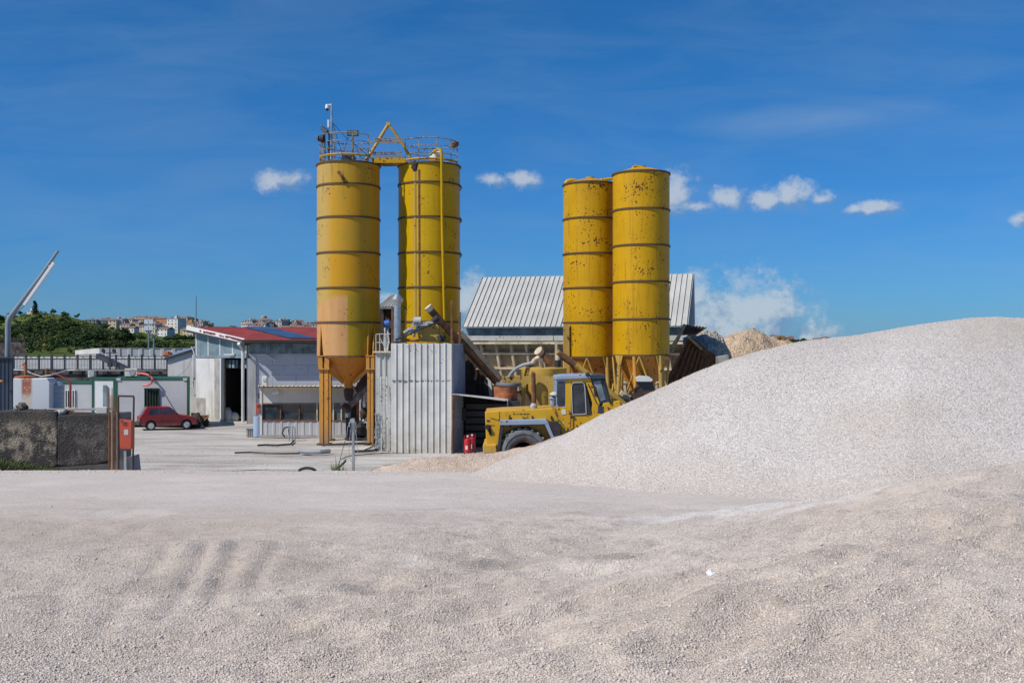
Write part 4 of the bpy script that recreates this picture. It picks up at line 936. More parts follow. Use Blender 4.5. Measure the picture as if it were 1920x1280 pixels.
# machinery below the right pair
t = thing('belt_feeder', 'dark conveyor frame with pale belt guard below the right silo pair', 'frame', (X(1210,44.5), 44.5, 0))
part('hopper', MB().pp([(1196,708),(1222,708),(1228,735),(1192,735)], 44.6, 1.2), M['dark_steel'], t)
part('guard', MB().pp([(1192,708),(1200,704),(1216,705),(1224,711),(1222,715),(1194,715)], 44.4, .3), M['pipe_white'], t)
part('beam', MB().bar(P(1160,742,44.5), P(1210,741,44.5), .12, .2).bar(P(1165,750,44.6), P(1200,720,44.6), .08, .08), M['rust_dark'], t)
part('roller', MB().cyl(P(1168,748,44.2), P(1178,748,44.2), .2, .2, 14), M['black'], t)
part('chute', MB().pp([(1166,732),(1184,742),(1176,750),(1162,740)], 44.3, .3), M['rib_dust'], t)
part('leg', MB().bar(P(1185,741,44.5), (X(1185,44.5),44.5,0), .1, .1).bar(P(1225,735,44.9), (X(1225,44.9),44.9,0), .1, .1), M['rust_dark'], t)
M['bin_rust'] = paint('rust brown plate', (.13,.065,.028), .9, var=.4, vs=2, streak=.5, sc=(.05,.03,.02), rust=.6)
t = thing('rusty_bin', 'dark rust brown ribbed steel bin wall right of the silos', 'bin', (X(1300,52), 52, 0))
part('wall', MB().pp([(1250,790),(1250,712),(1284,648),(1292,630),(1316,652),(1342,664),(1342,790)], 52, .2), M['bin_rust'], t)
for i in range(6): part('rib', MB().bar(P(1288+i*6, 638+i*6, 51.9), P(1258+i*8, 705+i*8, 51.9), .06, .08), M['rust'], t)
part('edge_beam', MB().bar(P(1283, 609, 51.6), P(1259, 661, 51.4), .1, .14), M['wood'], t)
part('edge_beam', MB().bar(P(1279, 620, 51.5), P(1258, 652, 51.3), .08, .1), M['wood'], t)
part('rim_beam', MB().bar(P(1289, 630, 51.5), P(1316, 655, 51.6), .12, .12), M['wood'], t)
part('flap', MB().ribroof(P(1275, 626, 51.6), P(1305, 627, 51.8), P(1283, 608, 52.6), P(1324, 614, 53), 7, .05, .06), M['rust'], t)
part('lower_flap', MB().pp([(1290,630),(1304,636),(1326,655),(1320,660),(1312,652)], 51.7, .5), M['bin_rust'], t)
single('concrete_wall', MB().pp([(1310,790),(1310,672),(1330,671),(1366,665),(1369,688),(1369,790)], 54, .4), M['concrete'], 'shaded grey concrete wall end between rusty bin and tan heap', 'wall', bev=.02)
# ================================================================== wheel loader, seen side-on
LD = 34.0
def lp(pix, y0, y1, mb=None):
    mb = mb or MB(); return mb.prism([(X(a, LD), y0, Z(b, LD)) for a, b in pix], (0, y1-y0, 0))
lo = thing('wheel_loader', 'yellow articulated wheel loader with grey dusty tyre behind the gravel heap', 'loader', (X(1010, LD), 35.2, 0))
LY = M['loader_yellow']
b = part('bonnet', lp([(909,773),(941,770.5),(1037,766.5),(1049,790),(1064,806),(1064,845),(931,849),(912,849)], 34.25, 36.25), LY, lo, bev=.025)
part('panel_gap', lp([(919,784.5),(936,789.5),(1026,787),(1026,786.2),(936,788.6),(919,783.6)], 34.235, 34.26), M['dark_steel'], b)
for px in (935.5,): part('panel_gap', lp([(px,772),(px+.8,772),(px+.8,790),(px,790)], 34.235, 34.26), M['rust'], b)
for px in (955, 998, 1034): part('latch', lp([(px-1,780),(px+1.2,780),(px+1.4,786),(px-1,786)], 34.2, 34.26), M['rust_dark'], b)
part('handle', MB().tube([(X(980,LD),34.22,Z(782,LD)),(X(982,LD),34.17,Z(784.5,LD)),(X(988,LD),34.17,Z(784.5,LD)),(X(990,LD),34.22,Z(782,LD))], .018, 6), M['rust_dark'], b)
wl = MB()
for i, (px, w_, h_) in enumerate([(962,3,1.6),(966,1.6,1),(969.5,2.6,1.2),(974,4,1.9),(979,1.5,1.3),(982,4.5,1.4),(988,2.4,2),(991.5,1.2,2.2)]):
    lp([(px,776.5-h_/2),(px+w_,777-h_*.7),(px+w_*.9,778),(px+.3,777+h_*.5)], 34.24, 34.256, wl)
part('worn_decal', wl, M['dark_steel'], b)
part('decal', lp([(912,788.5),(915,787.5),(919,789),(918.5,791),(914,791.5),(912,791)], 34.24, 34.256), M['dark_steel'], b)
part('scuff', lp([(918,797),(922,798),(927,797.6),(926,799),(920,799)], 34.24, 34.256), M['rust_dark'], b)
part('rear_recess', lp([(914,799),(919,797),(920,806),(922,817),(917,816),(915,806)], 34.225, 34.26), M['black'], b)
part('lamp', MB().lathe([(.07, -.08), (.09, 0), (.06, .07)], (X(913.5,LD), 34.2, Z(801,LD)), 14, 'y'), M['black'], b)
part('counterweight', lp([(905,834.5),(930.5,833.5),(931.5,849.5),(906,850)], 34.05, 36.45), LY, lo, bev=.03)
# wheel arch
fe = part('mudguard', lp([(931,850),(938.5,789),(1024,786.5),(1050,800),(1052,846),(1045,848),(1020,794.5),(944,796.5),(937,850)], 33.72, 34.30), M['dark_steel'], lo, bev=.01)
part('guard_top', lp([(938.2,787.8),(1024,785.2),(1028,791),(1021.5,793.6),(943,795.4),(938,795)], 33.68, 34.32), M['grey_blue'], fe, bev=.008)
part('guard_edge', lp([(1020.5,793),(1027,790.5),(1038,818),(1036,826)], 33.68, 33.74), M['grey_blue'], fe)
part('inner_panel', lp([(936,796),(1046,793),(1046,850),(936,850)], 34.28, 34.32), M['dark_in'], fe)
part('rear_flap', lp([(1024,790),(1047,789),(1056,822),(1040,826),(1030,806)], 33.75, 34.2), M['dark_steel'], fe)
def wheel(cx, y0, yb, parent):
    c = Vector((cx, y0, .83)); w_ = MB(); Rr = .83
    prof = [(.40, .06), (.44, .02), (.60, -.02), (.73, .0), (.79, .05), (.81, .12), (.81, .44), (.79, .5), (.72, .56), (.44, .54), (.40, .5)]
    wh = part('wheel', MB().lathe([(r, h) for r, h in prof]+[prof[0]], c, 44, 'y'), M['tyre'], parent, smooth=True)
    lug = MB()
    for i in range(22):
        for s in (0, 1):
            a = 2*math.pi*(i+s*.5)/22; d = Vector((math.cos(a), 0, math.sin(a))); q = c+d*.815; rot = Matrix.Rotation(-a, 3, 'Y') @ Matrix.Rotation(R(25 if s else -25), 3, 'X')
            lug.box(q+Vector((0, .14 if s == 0 else .42, 0)), (.05, .28, .085), rot)
    part('tread', lug, M['tyre'], wh)
    part('rim', MB().lathe([(.40, .08), (.38, .05), (.36, .06), (.34, .16), (.2, .2), (.16, .1), (0, .1)], c, 36, 'y'), M['rust_orange'], wh, smooth=True)
    sw = MB().tube([c+Vector((.62*math.cos(R(a)), -.02, .62*math.sin(R(a)))) for a in range(0, 360, 10)], .012, 6, True); part('sidewall_ring', sw, M['black'], wh)
wheel(X(981.5, LD), 33.76, 1, lo); wheel(X(981.5, LD), 36.15, 1, lo); wheel(X(1150, LD), 33.76, 1, lo); wheel(X(1150, LD), 36.15, 1, lo)
# exhaust stack
ex = part('exhaust', MB().tube([(X(1002.5,LD), 34.9, Z(766,LD)), (X(1001,LD), 34.9, Z(702,LD)), (X(1001.5,LD), 34.88, Z(700,LD))], [.085,.075,.07], 14), M['rust'], lo, smooth=True)
part('flange', MB().lathe([(.12, -.03), (.13, .06), (.1, .1), (.09, .14)], (X(1002,LD), 34.9, Z(766,LD)), 16), M['grey_sheet'], ex, smooth=True)
part('air_filter', MB().lathe([(.1,0),(.12,.03),(.12,.2),(.16,.24),(.17,.27),(.05,.35),(0,.35)], (X(1039,LD), 34.7, Z(763,LD)), 18), M['grey_blue'], lo, smooth=True)
part('filter_cap', MB().lathe([(.17,0),(.15,.05),(.05,.1),(0,.1)], (X(1041,LD), 34.6, Z(741,LD)), 18), M['cream'], lo, smooth=True)
# cab
y0, y1 = 34.45, 36.0
cabp = [(1046,790),(1043,764),(1062,764),(1062,710.5),(1110,709),(1128,755),(1144,757),(1150,775),(1120,800),(1076,806),(1066,804)]
cb_ = part('cab', lp([(1043,766),(1062,764),(1062,779),(1126,777),(1134,757),(1165,752),(1175,800),(1120,812),(1076,808),(1064,804),(1050,784)], y0, y1), LY, lo, bev=.02)
for pts_, ya, yb in (([(1062,718),(1072.5,718),(1072.5,779),(1062,779)], y0, y0+.12), ([(1100,717.5),(1111,717.5),(1127,757),(1122,779),(1110,779),(1113,757)], y0, y0+.12), ([(1062,711),(1109,709.5),(1111.5,717.3),(1062,717.8)], y0, y0+.1), ([(1062,711),(1070,711),(1070,779),(1062,779)], y1-.12, y1), ([(1100,710),(1108,710),(1127,757),(1122,779),(1112,779)], y1-.12, y1)):
    part('pillar', lp(pts_, ya, yb), LY, cb_, bev=.01)
part('rivet_strip', MB().bar((X(1104.5,LD), y0-.012, Z(720,LD)), (X(1120.5,LD), y0-.012, Z(757,LD)), .03, .03, (0,1,0)), M['rust_dark'], cb_)
fr = lp([(1042,711),(1062.5,710.5),(1062.5,765),(1044,765)], y0+.02, y0+.08); 
rw = part('side_window', fr, M['grey_blue'], cb_, bev=.01)
def rrect(x0, y0_, x1, y1_, r, yA, yB, mb, skew=0):
    pts = []
    for cx, cy, a0 in ((x1-r, y0_+r, 0), (x0+r, y0_+r, 90), (x0+r, y1_-r, 180), (x1-r, y1_-r, 270)):
        for a in range(a0, a0+91, 18): 
            py = cy-r*math.sin(R(a)); pts.append((cx+r*math.cos(R(a))+skew*(py-y0_)/(y1_-y0_), py))
    return lp(pts, yA, yB, mb), pts
g_, _ = rrect(1045.5, 716, 1060, 762, 4, y0, y0+.03, MB()); part('pane', g_, M['glass'], rw)
part('frame_back', lp([(1042,711),(1062,711),(1062,765),(1044,765)], y1-.08, y1-.02), M['grey_blue'], cb_)
# door with bright framed window
door = part('door', lp([(1072.5,717.5),(1099,717),(1115,779),(1072.5,779)], y0+.01, y0+.05), M['dark_in'], cb_)
_, pts = rrect(1074, 719, 1098, 778, 4.5, 0, 1, MB(), 0)
pts = [(a if a < 1085 else a+(b-719)/59*13*(1 if a > 1090 else .5), b) for a, b in pts]
part('pane', lp(pts, y0-.005, y0+.02), M['glass'], door)
part('window_frame', MB().tube([(X(a,LD), y0-.01, Z(b,LD)) for a, b in pts], .018, 6, True), M['black'], door)
part('trim', MB().tube([(X(a,LD), y0-.022, Z(b,LD)) for a, b in [(1101,776),(1101,777.5),(1076,778.5),(1074.5,777),(1073,726),(1074.5,720),(1077,718.2),(1093,717.6),(1097,720),(1098.5,730),(1101,776)]], .017, 6), M['chrome'], door)
part('door_handle', MB().box((X(1075,LD), y0-.03, Z(783,LD)), (.12,.05,.05)), M['black'], cb_)
part('grab_rail', MB().tube([(X(1068,LD), y0-.03, Z(771,LD)), (X(1071,LD), y0-.07, Z(778,LD)), (X(1071.5,LD), y0-.07, Z(800,LD)), (X(1069,LD), y0-.03, Z(803,LD))], .018, 6), M['rust'], cb_)
part('sign_plate', lp([(1054,769),(1062,768.5),(1062.5,778),(1054.5,778.5)], y0-.012, y0), M['white'], cb_)
part('seat', MB().box((X(1088,LD), 35.2, Z(765,LD)), (.5,.5,.15)).box((X(1080,LD), 35.2, Z(745,LD)), (.15,.5,.6)), M['black'], cb_, bev=.04)
part('steering_wheel', MB().tube([(X(1106,LD)+.06*math.cos(R(a)), 35.2+.2*math.sin(R(a)), Z(752,LD)+.1*math.cos(R(a))) for a in range(0,360,20)], .015, 6, True), M['black'], cb_)
rf = part('roof', lp([(1041.5,706),(1055,704),(1100,702.5),(1112,702),(1113,709.5),(1062,711.5),(1042,712.5)], y0-.08, y1+.05), M['grey_blue'], lo, bev=.02)
part('lamp', MB().lathe([(.05,-.05),(.08,0),(.07,.05)], (X(1103,LD), y0-.1, Z(702,LD)), 12, 'y'), M['rust_dark'], rf)
part('visor', lp([(1106,703),(1136,702.5),(1137,710),(1112,712)], y0-.1, y1+.05), M['navy'], rf, bev=.02)
ws = part('windscreen', lp([(1109,711),(1134,709),(1146,756),(1129,758)], y0+.02, y1-.04), M['navy'], lo, bev=.02)
part('pane', lp([(1114,716),(1128,714),(1138,750),(1129,753)], y0-.0, y0+.03), M['glass_blue'], ws)
part('wiper_slot', lp([(1114.5,725),(1119,726),(1120.5,745),(1116.5,743)], y0-.02, y0+.0), M['black'], ws)
part('grille_edge', lp([(1132,709),(1137,709),(1149,757),(1145,758)], y0-.05, y1), M['black'], ws)
part('boom', lp([(1122,766),(1135,757),(1165,756),(1240,800),(1235,815),(1130,800),(1118,785)], 34.7, 35.7), LY, lo, bev=.02)
part('mirror', MB().tube([(X(1120,LD), y0-.05, Z(757,LD)), (X(1124,LD), y0-.2, Z(760,LD)), (X(1126,LD), y0-.22, Z(768,LD))], .02, 6).box((X(1128,LD), y0-.22, Z(769,LD)), (.2,.07,.25)), M['navy'], lo)
part('hinge_frame', lp([(1040,820),(1100,812),(1100,850),(1040,850)], 34.6, 36.0), M['dark_steel'], lo)

# ================================================================== red hatchback
def build_car():
    o = thing('parked_car', 'small dull red hatchback parked before the green trimmed site cabin', 'car', (0, 0, 0))
    L, W = 3.5, 1.5
    def sidep(pts, y0, y1, mb): return mb.prism([(a, y0, z) for a, z in pts], (0, y1-y0, 0))
    def arc(cx, r, a0, a1): return [(cx+r*math.cos(R(a)), .30+r*math.sin(R(a))) for a in range(a0, a1-1, -20)]
    low = [(-1.70,.36),(-1.72,.62),(-1.66,.86),(-1.2,.92),(.55,.92),(.75,.87),(1.45,.76),(1.66,.66),(1.70,.40),(1.60,.28)]+[(1.42,.28)]+[(1.06+.33*math.cos(R(a)), .28+.33*math.sin(R(a))) for a in range(0, 181, 20)][0:]+[(.70,.24)]
    low += [(-.72,.24)]+[(-1.06+.33*math.cos(R(a)), .28+.33*math.sin(R(a))) for a in range(0, 181, 20)]+[(-1.5,.30)]
    bd = part('body', sidep(low, -.74, .74, MB()), M['car_red'], o, bev=.035)
    # glasshouse, tapered
    def house(s, z0, z1, inset, pts0, pts1):
        pass
    q = [(-1.60,-.70,.90),(.62,-.70,.90),(.62,.70,.90),(-1.60,.70,.90),(-1.30,-.58,1.36),(.02,-.58,1.38),(.02,.58,1.38),(-1.30,.58,1.36)]
    part('cabin', MB().hexa(q), M['car_red'], o, bev=.04)
    def side_pane(x0, x1, x2, x3, s):
        y_ = lambda z: s*(.70-(z-.90)/.47*.12+.006); zA, zB = .94, 1.28
        return MB().prism([(x0, y_(zA), zA), (x1, y_(zA), zA), (x2, y_(zB), zB), (x3, y_(zB), zB)], (0, s*.012, 0))
    for s in (-1, 1):
        part('side_window', side_pane(-1.22, -.46, -.46, -1.06, s), M['glass'], o)
        part('side_window', side_pane(-.38, .46, .08, -.38, s), M['glass'], o)
    part('rear_window', MB().hexa([(-1.595,-.56,.95),(-1.57,-.56,.95),(-1.57,.56,.95),(-1.595,.56,.95),(-1.385,-.5,1.27),(-1.36,-.5,1.27),(-1.36,.5,1.27),(-1.385,.5,1.27)]), M['glass'], o)
    part('windscreen', MB().hexa([(.57,-.6,.93),(.60,-.6,.93),(.60,.6,.93),(.57,.6,.93),(.10,-.52,1.34),(.13,-.52,1.34),(.13,.52,1.34),(.10,.52,1.34)]), M['glass'], o)
    part('bumper', MB().bx(-1.80,-1.62,-.75,.75,.32,.52), M['dark_steel'], o, bev=.04)
    part('bumper', MB().bx(1.60,1.76,-.75,.75,.26,.46), M['dark_steel'], o, bev=.04)
    for s in (-1, 1):
        part('tail_light', MB().bx(-1.735,-1.69,s*.70-.05,s*.70+.05,.56,.80), M['red'], o)
        part('headlight', MB().bx(1.62,1.675,s*.55-.14,s*.55+.14,.58,.70), M['glass_blue'], o)
        part('mirror', MB().box((.42, s*.80, .98), (.1, .12, .1)), M['black'], o, bev=.02)
        part('rubbing_strip', MB().bx(-.72, .7, s*.742-.01, s*.742+.01, .50, .56), M['dark_steel'], o)
        part('door_gap', MB().bx(-.41,-.40, s*.742-.004, s*.742+.004, .32, .9).bx(.66,.67, s*.742-.004, s*.742+.004, .32, .88), M['dark_in'], o)
        for cx in (-1.06, 1.06):
            c = (cx, s*.66-.08, .28); wh = part('wheel', MB().lathe([(.17,0),(.26,0),(.28,.03),(.28,.13),(.26,.16),(.17,.16),(.17,0)], c, 26, 'y'), M['black'], o, smooth=True)
            part('rim', MB().lathe([(.18,-.004 if s<0 else .164),(.15,.02 if s<0 else .14),(.06,-.004 if s<0 else .164),(0,-.006 if s<0 else .166)], c, 20, 'y'), M['pipe_white'], wh, smooth=True)
            part('arch_liner', MB().lathe([(.325,.03),(.325,.2)], (cx, s*.74-(.2 if s > 0 else 0.03), .28), 18, 'y', 0, math.pi), M['dark_in'], o)
    part('wheel_well', MB().bx(-1.4,1.4,-.62,.62,.24,.6), M['dark_in'], o)
    return o
car = build_car(); car.location = (X(314, 52.8), 52.8, 0); car.rotation_euler = (0, 0, R(26)); car.scale = (.84, .84, .88)
# ================================================================== office booth
Do = 48.0
t = thing('office_booth', 'cream site office booth with long rusty framed windows under a flat roof', 'booth', (X(570, Do), Do, 0))
part('wall', MB().pb(488, 727, 655, 758, Do, 2.4), M['cream'], t)
lw = MB().corr((X(489, Do), Do), (X(655, Do), Do), .12, Z(788, Do), .35, .02, .05); lw.bx(X(489,Do), X(489,Do)+.06, Do+.06, Do+2.4, .12, Z(758,Do)); part('lower_wall', lw, M['cabin_grey'], t)
part('interior', MB().bx(X(492,Do), X(652,Do), Do+1.9, Do+2.3, .2, Z(757,Do)), M['dark_in'], t)
part('interior', MB().bx(X(652.5,Do), X(655,Do), Do+.06, Do+2.3, .2, Z(757,Do)), M['dark_in'], t)
part('plinth', MB().bx(X(486,Do), X(657,Do), Do-.05, Do+2.4, 0, .13), M['concrete'], t)
xs_ = [490, 526, 561, 594.5, 613, 625, 640, 655]
for i, (a, b_) in enumerate(zip(xs_[:-1], xs_[1:])):
    wdw = part('window', MB().pb(a+1, 757.5, b_-.5, 787.5, Do+.06, .02), M['glass'] if i < 4 else M['glass_blue'], t)
    part('mullion', MB().pb(b_-1.2, 756, b_+1.0, 789, Do-.03, .1), M['rust'] if i in (0, 1) else M['rib_dust'], wdw)
    part('frame', MB().pb(a+1, 755.6, b_-1, 757.6, Do-.02, .08).pb(a+1, 787, b_-1, 789.5, Do-.04, .1), M['rust'], wdw)
part('corner_post', MB().pb(487, 727, 491, 822, Do-.04, .1), M['pipe_white'], t)
rf = part('roof', MB().ribroof(P(485, 725, Do-.55), P(662, 725, Do-.55), P(485, 722.5, Do+2.5), P(662, 722.5, Do+2.5), 22, .05, .05, .08), M['rib_dust'], t)
part('fascia', MB().bx(X(485,Do-.57), X(662,Do-.57), Do-.57, Do-.55, Z(726.5,Do-.57), Z(724.5,Do-.57)), M['rust_dark'], rf)
part('lamp', MB().tube([P(512,735,Do-.1), P(519,731,Do-.3), P(523,736,Do-.3)], .04, 6).box(P(516,737,Do-.25), (.28,.1,.12)), M['white'], t)
single('desk_furniture', MB().bx(X(500,49), X(512,49), 48.9, 49.4, .2, 1.35).bx(X(535,49), X(556,49), 48.8, 49.3, .2, 1.25).bx(X(566,49), X(583,49), 49, 49.3, .2, 1.2), M['glass_blue'], 'pale desks and equipment dimly seen through the booth windows', 'furniture', bev=.03)
t = thing('air_conditioner', 'slim upright white unit on the booth roof left end', 'air conditioner', P(495, 722, 48.6))
part('case', MB().pb(491, 705, 500, 722.5, 48.4, .3), M['white'], t, bev=.02)
part('grille', MB().pb(493, 710, 498.5, 715, 48.37, .04), M['cabin_grey'], t)
t = thing('post_box', 'red wall box beside the booth left corner', 'box', P(484, 775, 47.9))
part('case', MB().pb(480, 756, 487.5, 775, 47.9, .3), M['box_red'], t, bev=.02)
part('flap', MB().pb(481, 760, 486.5, 761.5, 47.87, .04), M['dark_steel'], t)
single('notice_sign', MB().pb(483.5, 737, 486.5, 747, 48.3, .03), M['rust_dark'], 'tiny dark notice plate above the red wall box', 'sign')
single('blue_drum', MB().lathe([(.2,0),(.22,.02),(.22,.95),(.2,1.0),(0,1.0)], (X(483.5, 48.3), 48.3, 0), 20), M['grey_blue'], 'pale blue drum beneath the red wall box', 'drum', smooth=True)
t = thing('planter', 'low ribbed concrete planter left of the booth', 'planter', (X(474, 48.4), 48.4, 0))
part('trough', MB().corr((X(462,48.3), 48.3), (X(487,48.3), 48.3), 0, Z(804,48.3), .09, .03, .3), M['concrete'], t)
part('rim', MB().bx(X(461,48.3), X(488,48.3), 48.24, 48.7, Z(804,48.3), Z(802,48.3)), M['concrete'], t)
t = thing('water_tank', 'dark blue grey square tank behind the silo leg by the booth', 'tank', (X(657,47.2), 47.2, 0))
part('tank', MB().pb(648, 785, 664, 820, 47.2, .5), M['navy'], t, bev=.03)
part('rim', MB().pb(647, 783.5, 665, 786, 47.17, .56), M['dark_steel'], t)
single('steel_post', MB().cyl((X(656,47.5), 47.5, 0), P(656,745,47.5), .05, .05, 10), M['grey_blue'], 'thin grey post standing out of the dark tank', 'post', smooth=True)

# ================================================================== warehouse with red roof
K = Vector((X(463, 56.5), 56.5, 0)); Lw = Vector((X(367, 59.5), 59.5, 0)); Rw = Vector((X(728, 57.8), 57.8, 0))
zk = Z(639, 56.5); zl = Z(617, 59.5)
t = thing('warehouse', 'white warehouse with red sloping roof and tall dark open doorway', 'building', (K.x, K.y, 0))
dL = (Lw-K).normalized(); LL = (Lw-K).length
def gl(px):   # distance along the gable wall from the near corner for a pixel column
    u = (px-960)/F; return (u*K.y-K.x)/(dL.x-u*dL.y)
nG = Vector((dL.y, -dL.x, 0)); 
if nG.y > 0: nG = -nG
dR = (Rw-K).normalized(); LR = (Rw-K).length; nR = Vector((dR.y, -dR.x, 0))
def gw(s0, s1, z0, z1, off=0, th=.25, m=None, slope=False):
    q = []
    for z in (z0, z1):
        for s_, o_ in ((s0, off), (s1, off), (s1, off-th), (s0, off-th)):
            q.append(K+dL*s_+nG*o_+Vector((0, 0, z)))
    return q
zh = Z(671, 57.2); zt_ = lambda s: zk-.25+(zl-zk)*s/LL
sd0, sd1 = gl(461), gl(414)
w_ = MB(); w_.hexa(gw(sd1, LL, 0, zh)); part('gable_wall', w_, M['plaster'], t)
part('lintel', MB().hexa(gw(sd0-.1, LL, zh, zh+.12, .04)), M['galv'], t)
gz = MB(); z0 = zh+.12
q = []
for s_, zz, o_ in ((0,z0,0),(LL,z0,0),(LL,z0,-.1),(0,z0,-.1),(0,zt_(0),0),(LL,zt_(LL),0),(LL,zt_(LL),-.1),(0,zt_(0),-.1)): q.append(K+dL*s_+nG*o_+Vector((0,0,zz)))
gp_ = part('glazing', MB().hexa(q), M['teal'], t)
for px in (391, 413, 437, 462, 369): s_ = gl(px); part('mullion', MB().bar(K+dL*s_+nG*.02+Vector((0,0,z0)), K+dL*s_+nG*.02+Vector((0,0,zt_(s_))), .09, .06), M['white'], gp_)
fs = [K+dL*(-.25)+nG*.35+Vector((0,0,zk)), K+dL*(LL+.4)+nG*.35+Vector((0,0,zt_(LL+.4)+.28))]
part('rake_board', MB().bar(fs[0], fs[1], .06, .26), M['white'], t, bev=.01)
part('rake_soffit', MB().bar(fs[0]-nG*.15-Vector((0,0,.2)), fs[1]-nG*.15-Vector((0,0,.2)), .34, .1), M['dark_steel'], t)
# flaking lettering-like dark red blotches on the rake board
bl = MB()
for s_, ln in ((.9,.16),(1.15,.05),(1.45,.3),(1.9,.12),(2.1,.2),(2.7,.5),(3.0,.35),(3.35,.3),(3.7,.15),(4.1,.12),(.45,.1)):
    a = fs[0].lerp(fs[1], s_/5.6)+nG*.05; b2 = fs[0].lerp(fs[1], (s_+ln)/5.6)+nG*.05; bl.bar(a+Vector((0,0,rnd.uniform(-.03,.03))), b2, .02, rnd.uniform(.07,.13))
part('flaked_patch', bl, M['red_roof'], t)
# doorway
dA = K+dR*6.5-nR*.45; dB = K+dL*(sd1+.2)+Vector((.6, 6.5, 0)); dC = K+dL*(sd1+.1)-nG*.3
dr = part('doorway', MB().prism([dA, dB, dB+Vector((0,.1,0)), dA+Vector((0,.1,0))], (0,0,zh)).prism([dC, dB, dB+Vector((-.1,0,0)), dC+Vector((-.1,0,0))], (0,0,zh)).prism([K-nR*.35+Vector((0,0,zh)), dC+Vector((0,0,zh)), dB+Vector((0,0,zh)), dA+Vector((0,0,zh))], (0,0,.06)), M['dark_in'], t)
part('jamb', MB().hexa(gw(sd1-.02, sd1+.55, 0, zh-.02, .05, .35)), M['concrete'], dr)
part('jamb', MB().hexa(gw(sd1-.12, sd1-.02, 0, zh-.02, .08, .2)), M['white'], dr)
part('transom_panel', MB().hexa(gw(sd0, gl(443), Z(690,57), zh-.12, -.3, .04)).hexa(gw(gl(439), sd1-.1, Z(690,57), zh-.12, -.3, .04)), M['teal'], dr)
for px in (420, 426, 433, 439, 444, 449, 456): part('transom_bar', MB().hexa(gw(gl(px)-.03, gl(px)+.03, Z(691,57), zh-.1, -.25, .04)), M['dark_steel'], dr)
# long wall to the right
dR = (Rw-K).normalized(); LR = (Rw-K).length; nR = Vector((dR.y, -dR.x, 0))
def rw_(s0, s1, z0, z1, off=0, th=.25):
    return [K+dR*s_+nR*o_+Vector((0,0,z)) for z in (z0, z1) for s_, o_ in ((s0,off),(s1,off),(s1,off-th),(s0,off-th))]
def block_mat():
    m, t_, b = newmat('whitewashed blockwork'); k = NT(t_); p = k.pos(); s = k.sep(p)
    bn = k.n('ShaderNodeTexBrick'); cv = k.n('ShaderNodeCombineXYZ'); k.l(s[0], cv.inputs[0]); k.l(s[2], cv.inputs[1]); k.l(cv.outputs[0], bn.inputs[0])
    bn.inputs['Scale'].default_value = 1; bn.inputs['Brick Width'].default_value = 1.3; bn.inputs['Row Height'].default_value = .55; bn.inputs['Mortar Size'].default_value = .02
    bn.inputs['Color1'].default_value = (.50,.52,.57,1); bn.inputs['Color2'].default_value = (.46,.48,.53,1); bn.inputs['Mortar'].default_value = (.36,.36,.38,1)
    c = k.mix(k.m('MULTIPLY', k.rng(k.noise(p, 1.3, 7, .65), .5, .7), .5), bn.outputs[0], (.60,.60,.60))
    c = k.mix(k.m('MULTIPLY', k.rng(k.noise(k.map(p, (1,1,5)), 1.4, 6, .7), .6, .7), .4), c, (.28,.26,.25))
    k.l(c, b.inputs['Base Color']); b.inputs['Roughness'].default_value = .9; return m
part('long_wall', MB().hexa(rw_(.12, LR, 0, Z(663,58))), block_mat(), t)
part('upper_cladding', MB().corr(K+dR*.12+nR*.0, Rw, Z(663,58), zk-.12, .3, .03, .05), M['glass_blue'], t)
zf = Z(637, 57)
part('gutter', MB().bar(K-dR*.2+nR*.75+Vector((0,0,zk-.02)), Rw+nR*.75+Vector((0,0,zk-.02)), .14, .14), M['dark_steel'], t)
part('soffit', MB().hexa([K+nR*.7+Vector((0,0,zk-.16)), Rw+nR*.7+Vector((0,0,zk-.16)), Rw+Vector((0,0,zk-.16)), K+Vector((0,0,zk-.16)), K+nR*.7+Vector((0,0,zk-.1)), Rw+nR*.7+Vector((0,0,zk-.1)), Rw+Vector((0,0,zk-.1)), K+Vector((0,0,zk-.1))]), M['dark_steel'], t)
e0 = K+nR*.7+nG*.05+Vector((0,0,zk)); e1 = Rw+nR*.7+Vector((0,0,zk)); r0 = K+dL*(LL+.3)+nG*.05+Vector((0,0,zl+.12)); r1 = r0+(e1-e0)
# extend ridge further back
ext = (r0-e0); r0b = e0+ext*1.55; r1b = e1+ext*1.55
rf = part('roof', MB().ribroof(e0, e1, r0, r1, 46, .035, .05), M['red_roof'], t)
def rp(s, q, h): return e0+(e1-e0)*s+ext*q+Vector((0,0,h))
for i in range(4):
    for j in range(3):
        if i == 3: continue
        s0 = .35+i*.062; q0 = .10+j*.28; s1_ = s0+.058; q1_ = q0+.265
        part('solar_panel', MB().hexa([rp(s0, q0, .06), rp(s1_, q0, .06), rp(s1_, q1_, .06), rp(s0, q1_, .06), rp(s0, q0, .1), rp(s1_, q0, .1), rp(s1_, q1_, .1), rp(s0, q1_, .1)]), M['solar'], rf)
dp = MB().tube([K+nR*.55+nG*.2+Vector((-.25,0,zk-.15)), K+nG*.25+Vector((-.05,0,zk-.5)), K+nG*.25+Vector((-.02,0,zk-.8)), K+nG*.25+Vector((-.02,0,.1))], .09, 10)
part('downpipe', dp, M['pipe_white'], t, smooth=True)
part('corner_pier', MB().hexa([K+dL*(-.12)+nG*.1+nR*.0, K+dR*.5+nR*.08, K+dR*.5-nR*.3, K+dL*.12-nG*.3]+[p_+Vector((0,0,zh)) for p_ in (K+dL*(-.12)+nG*.1, K+dR*.5+nR*.08, K+dR*.5-nR*.3, K+dL*.12-nG*.3)]), M['plaster'], t)
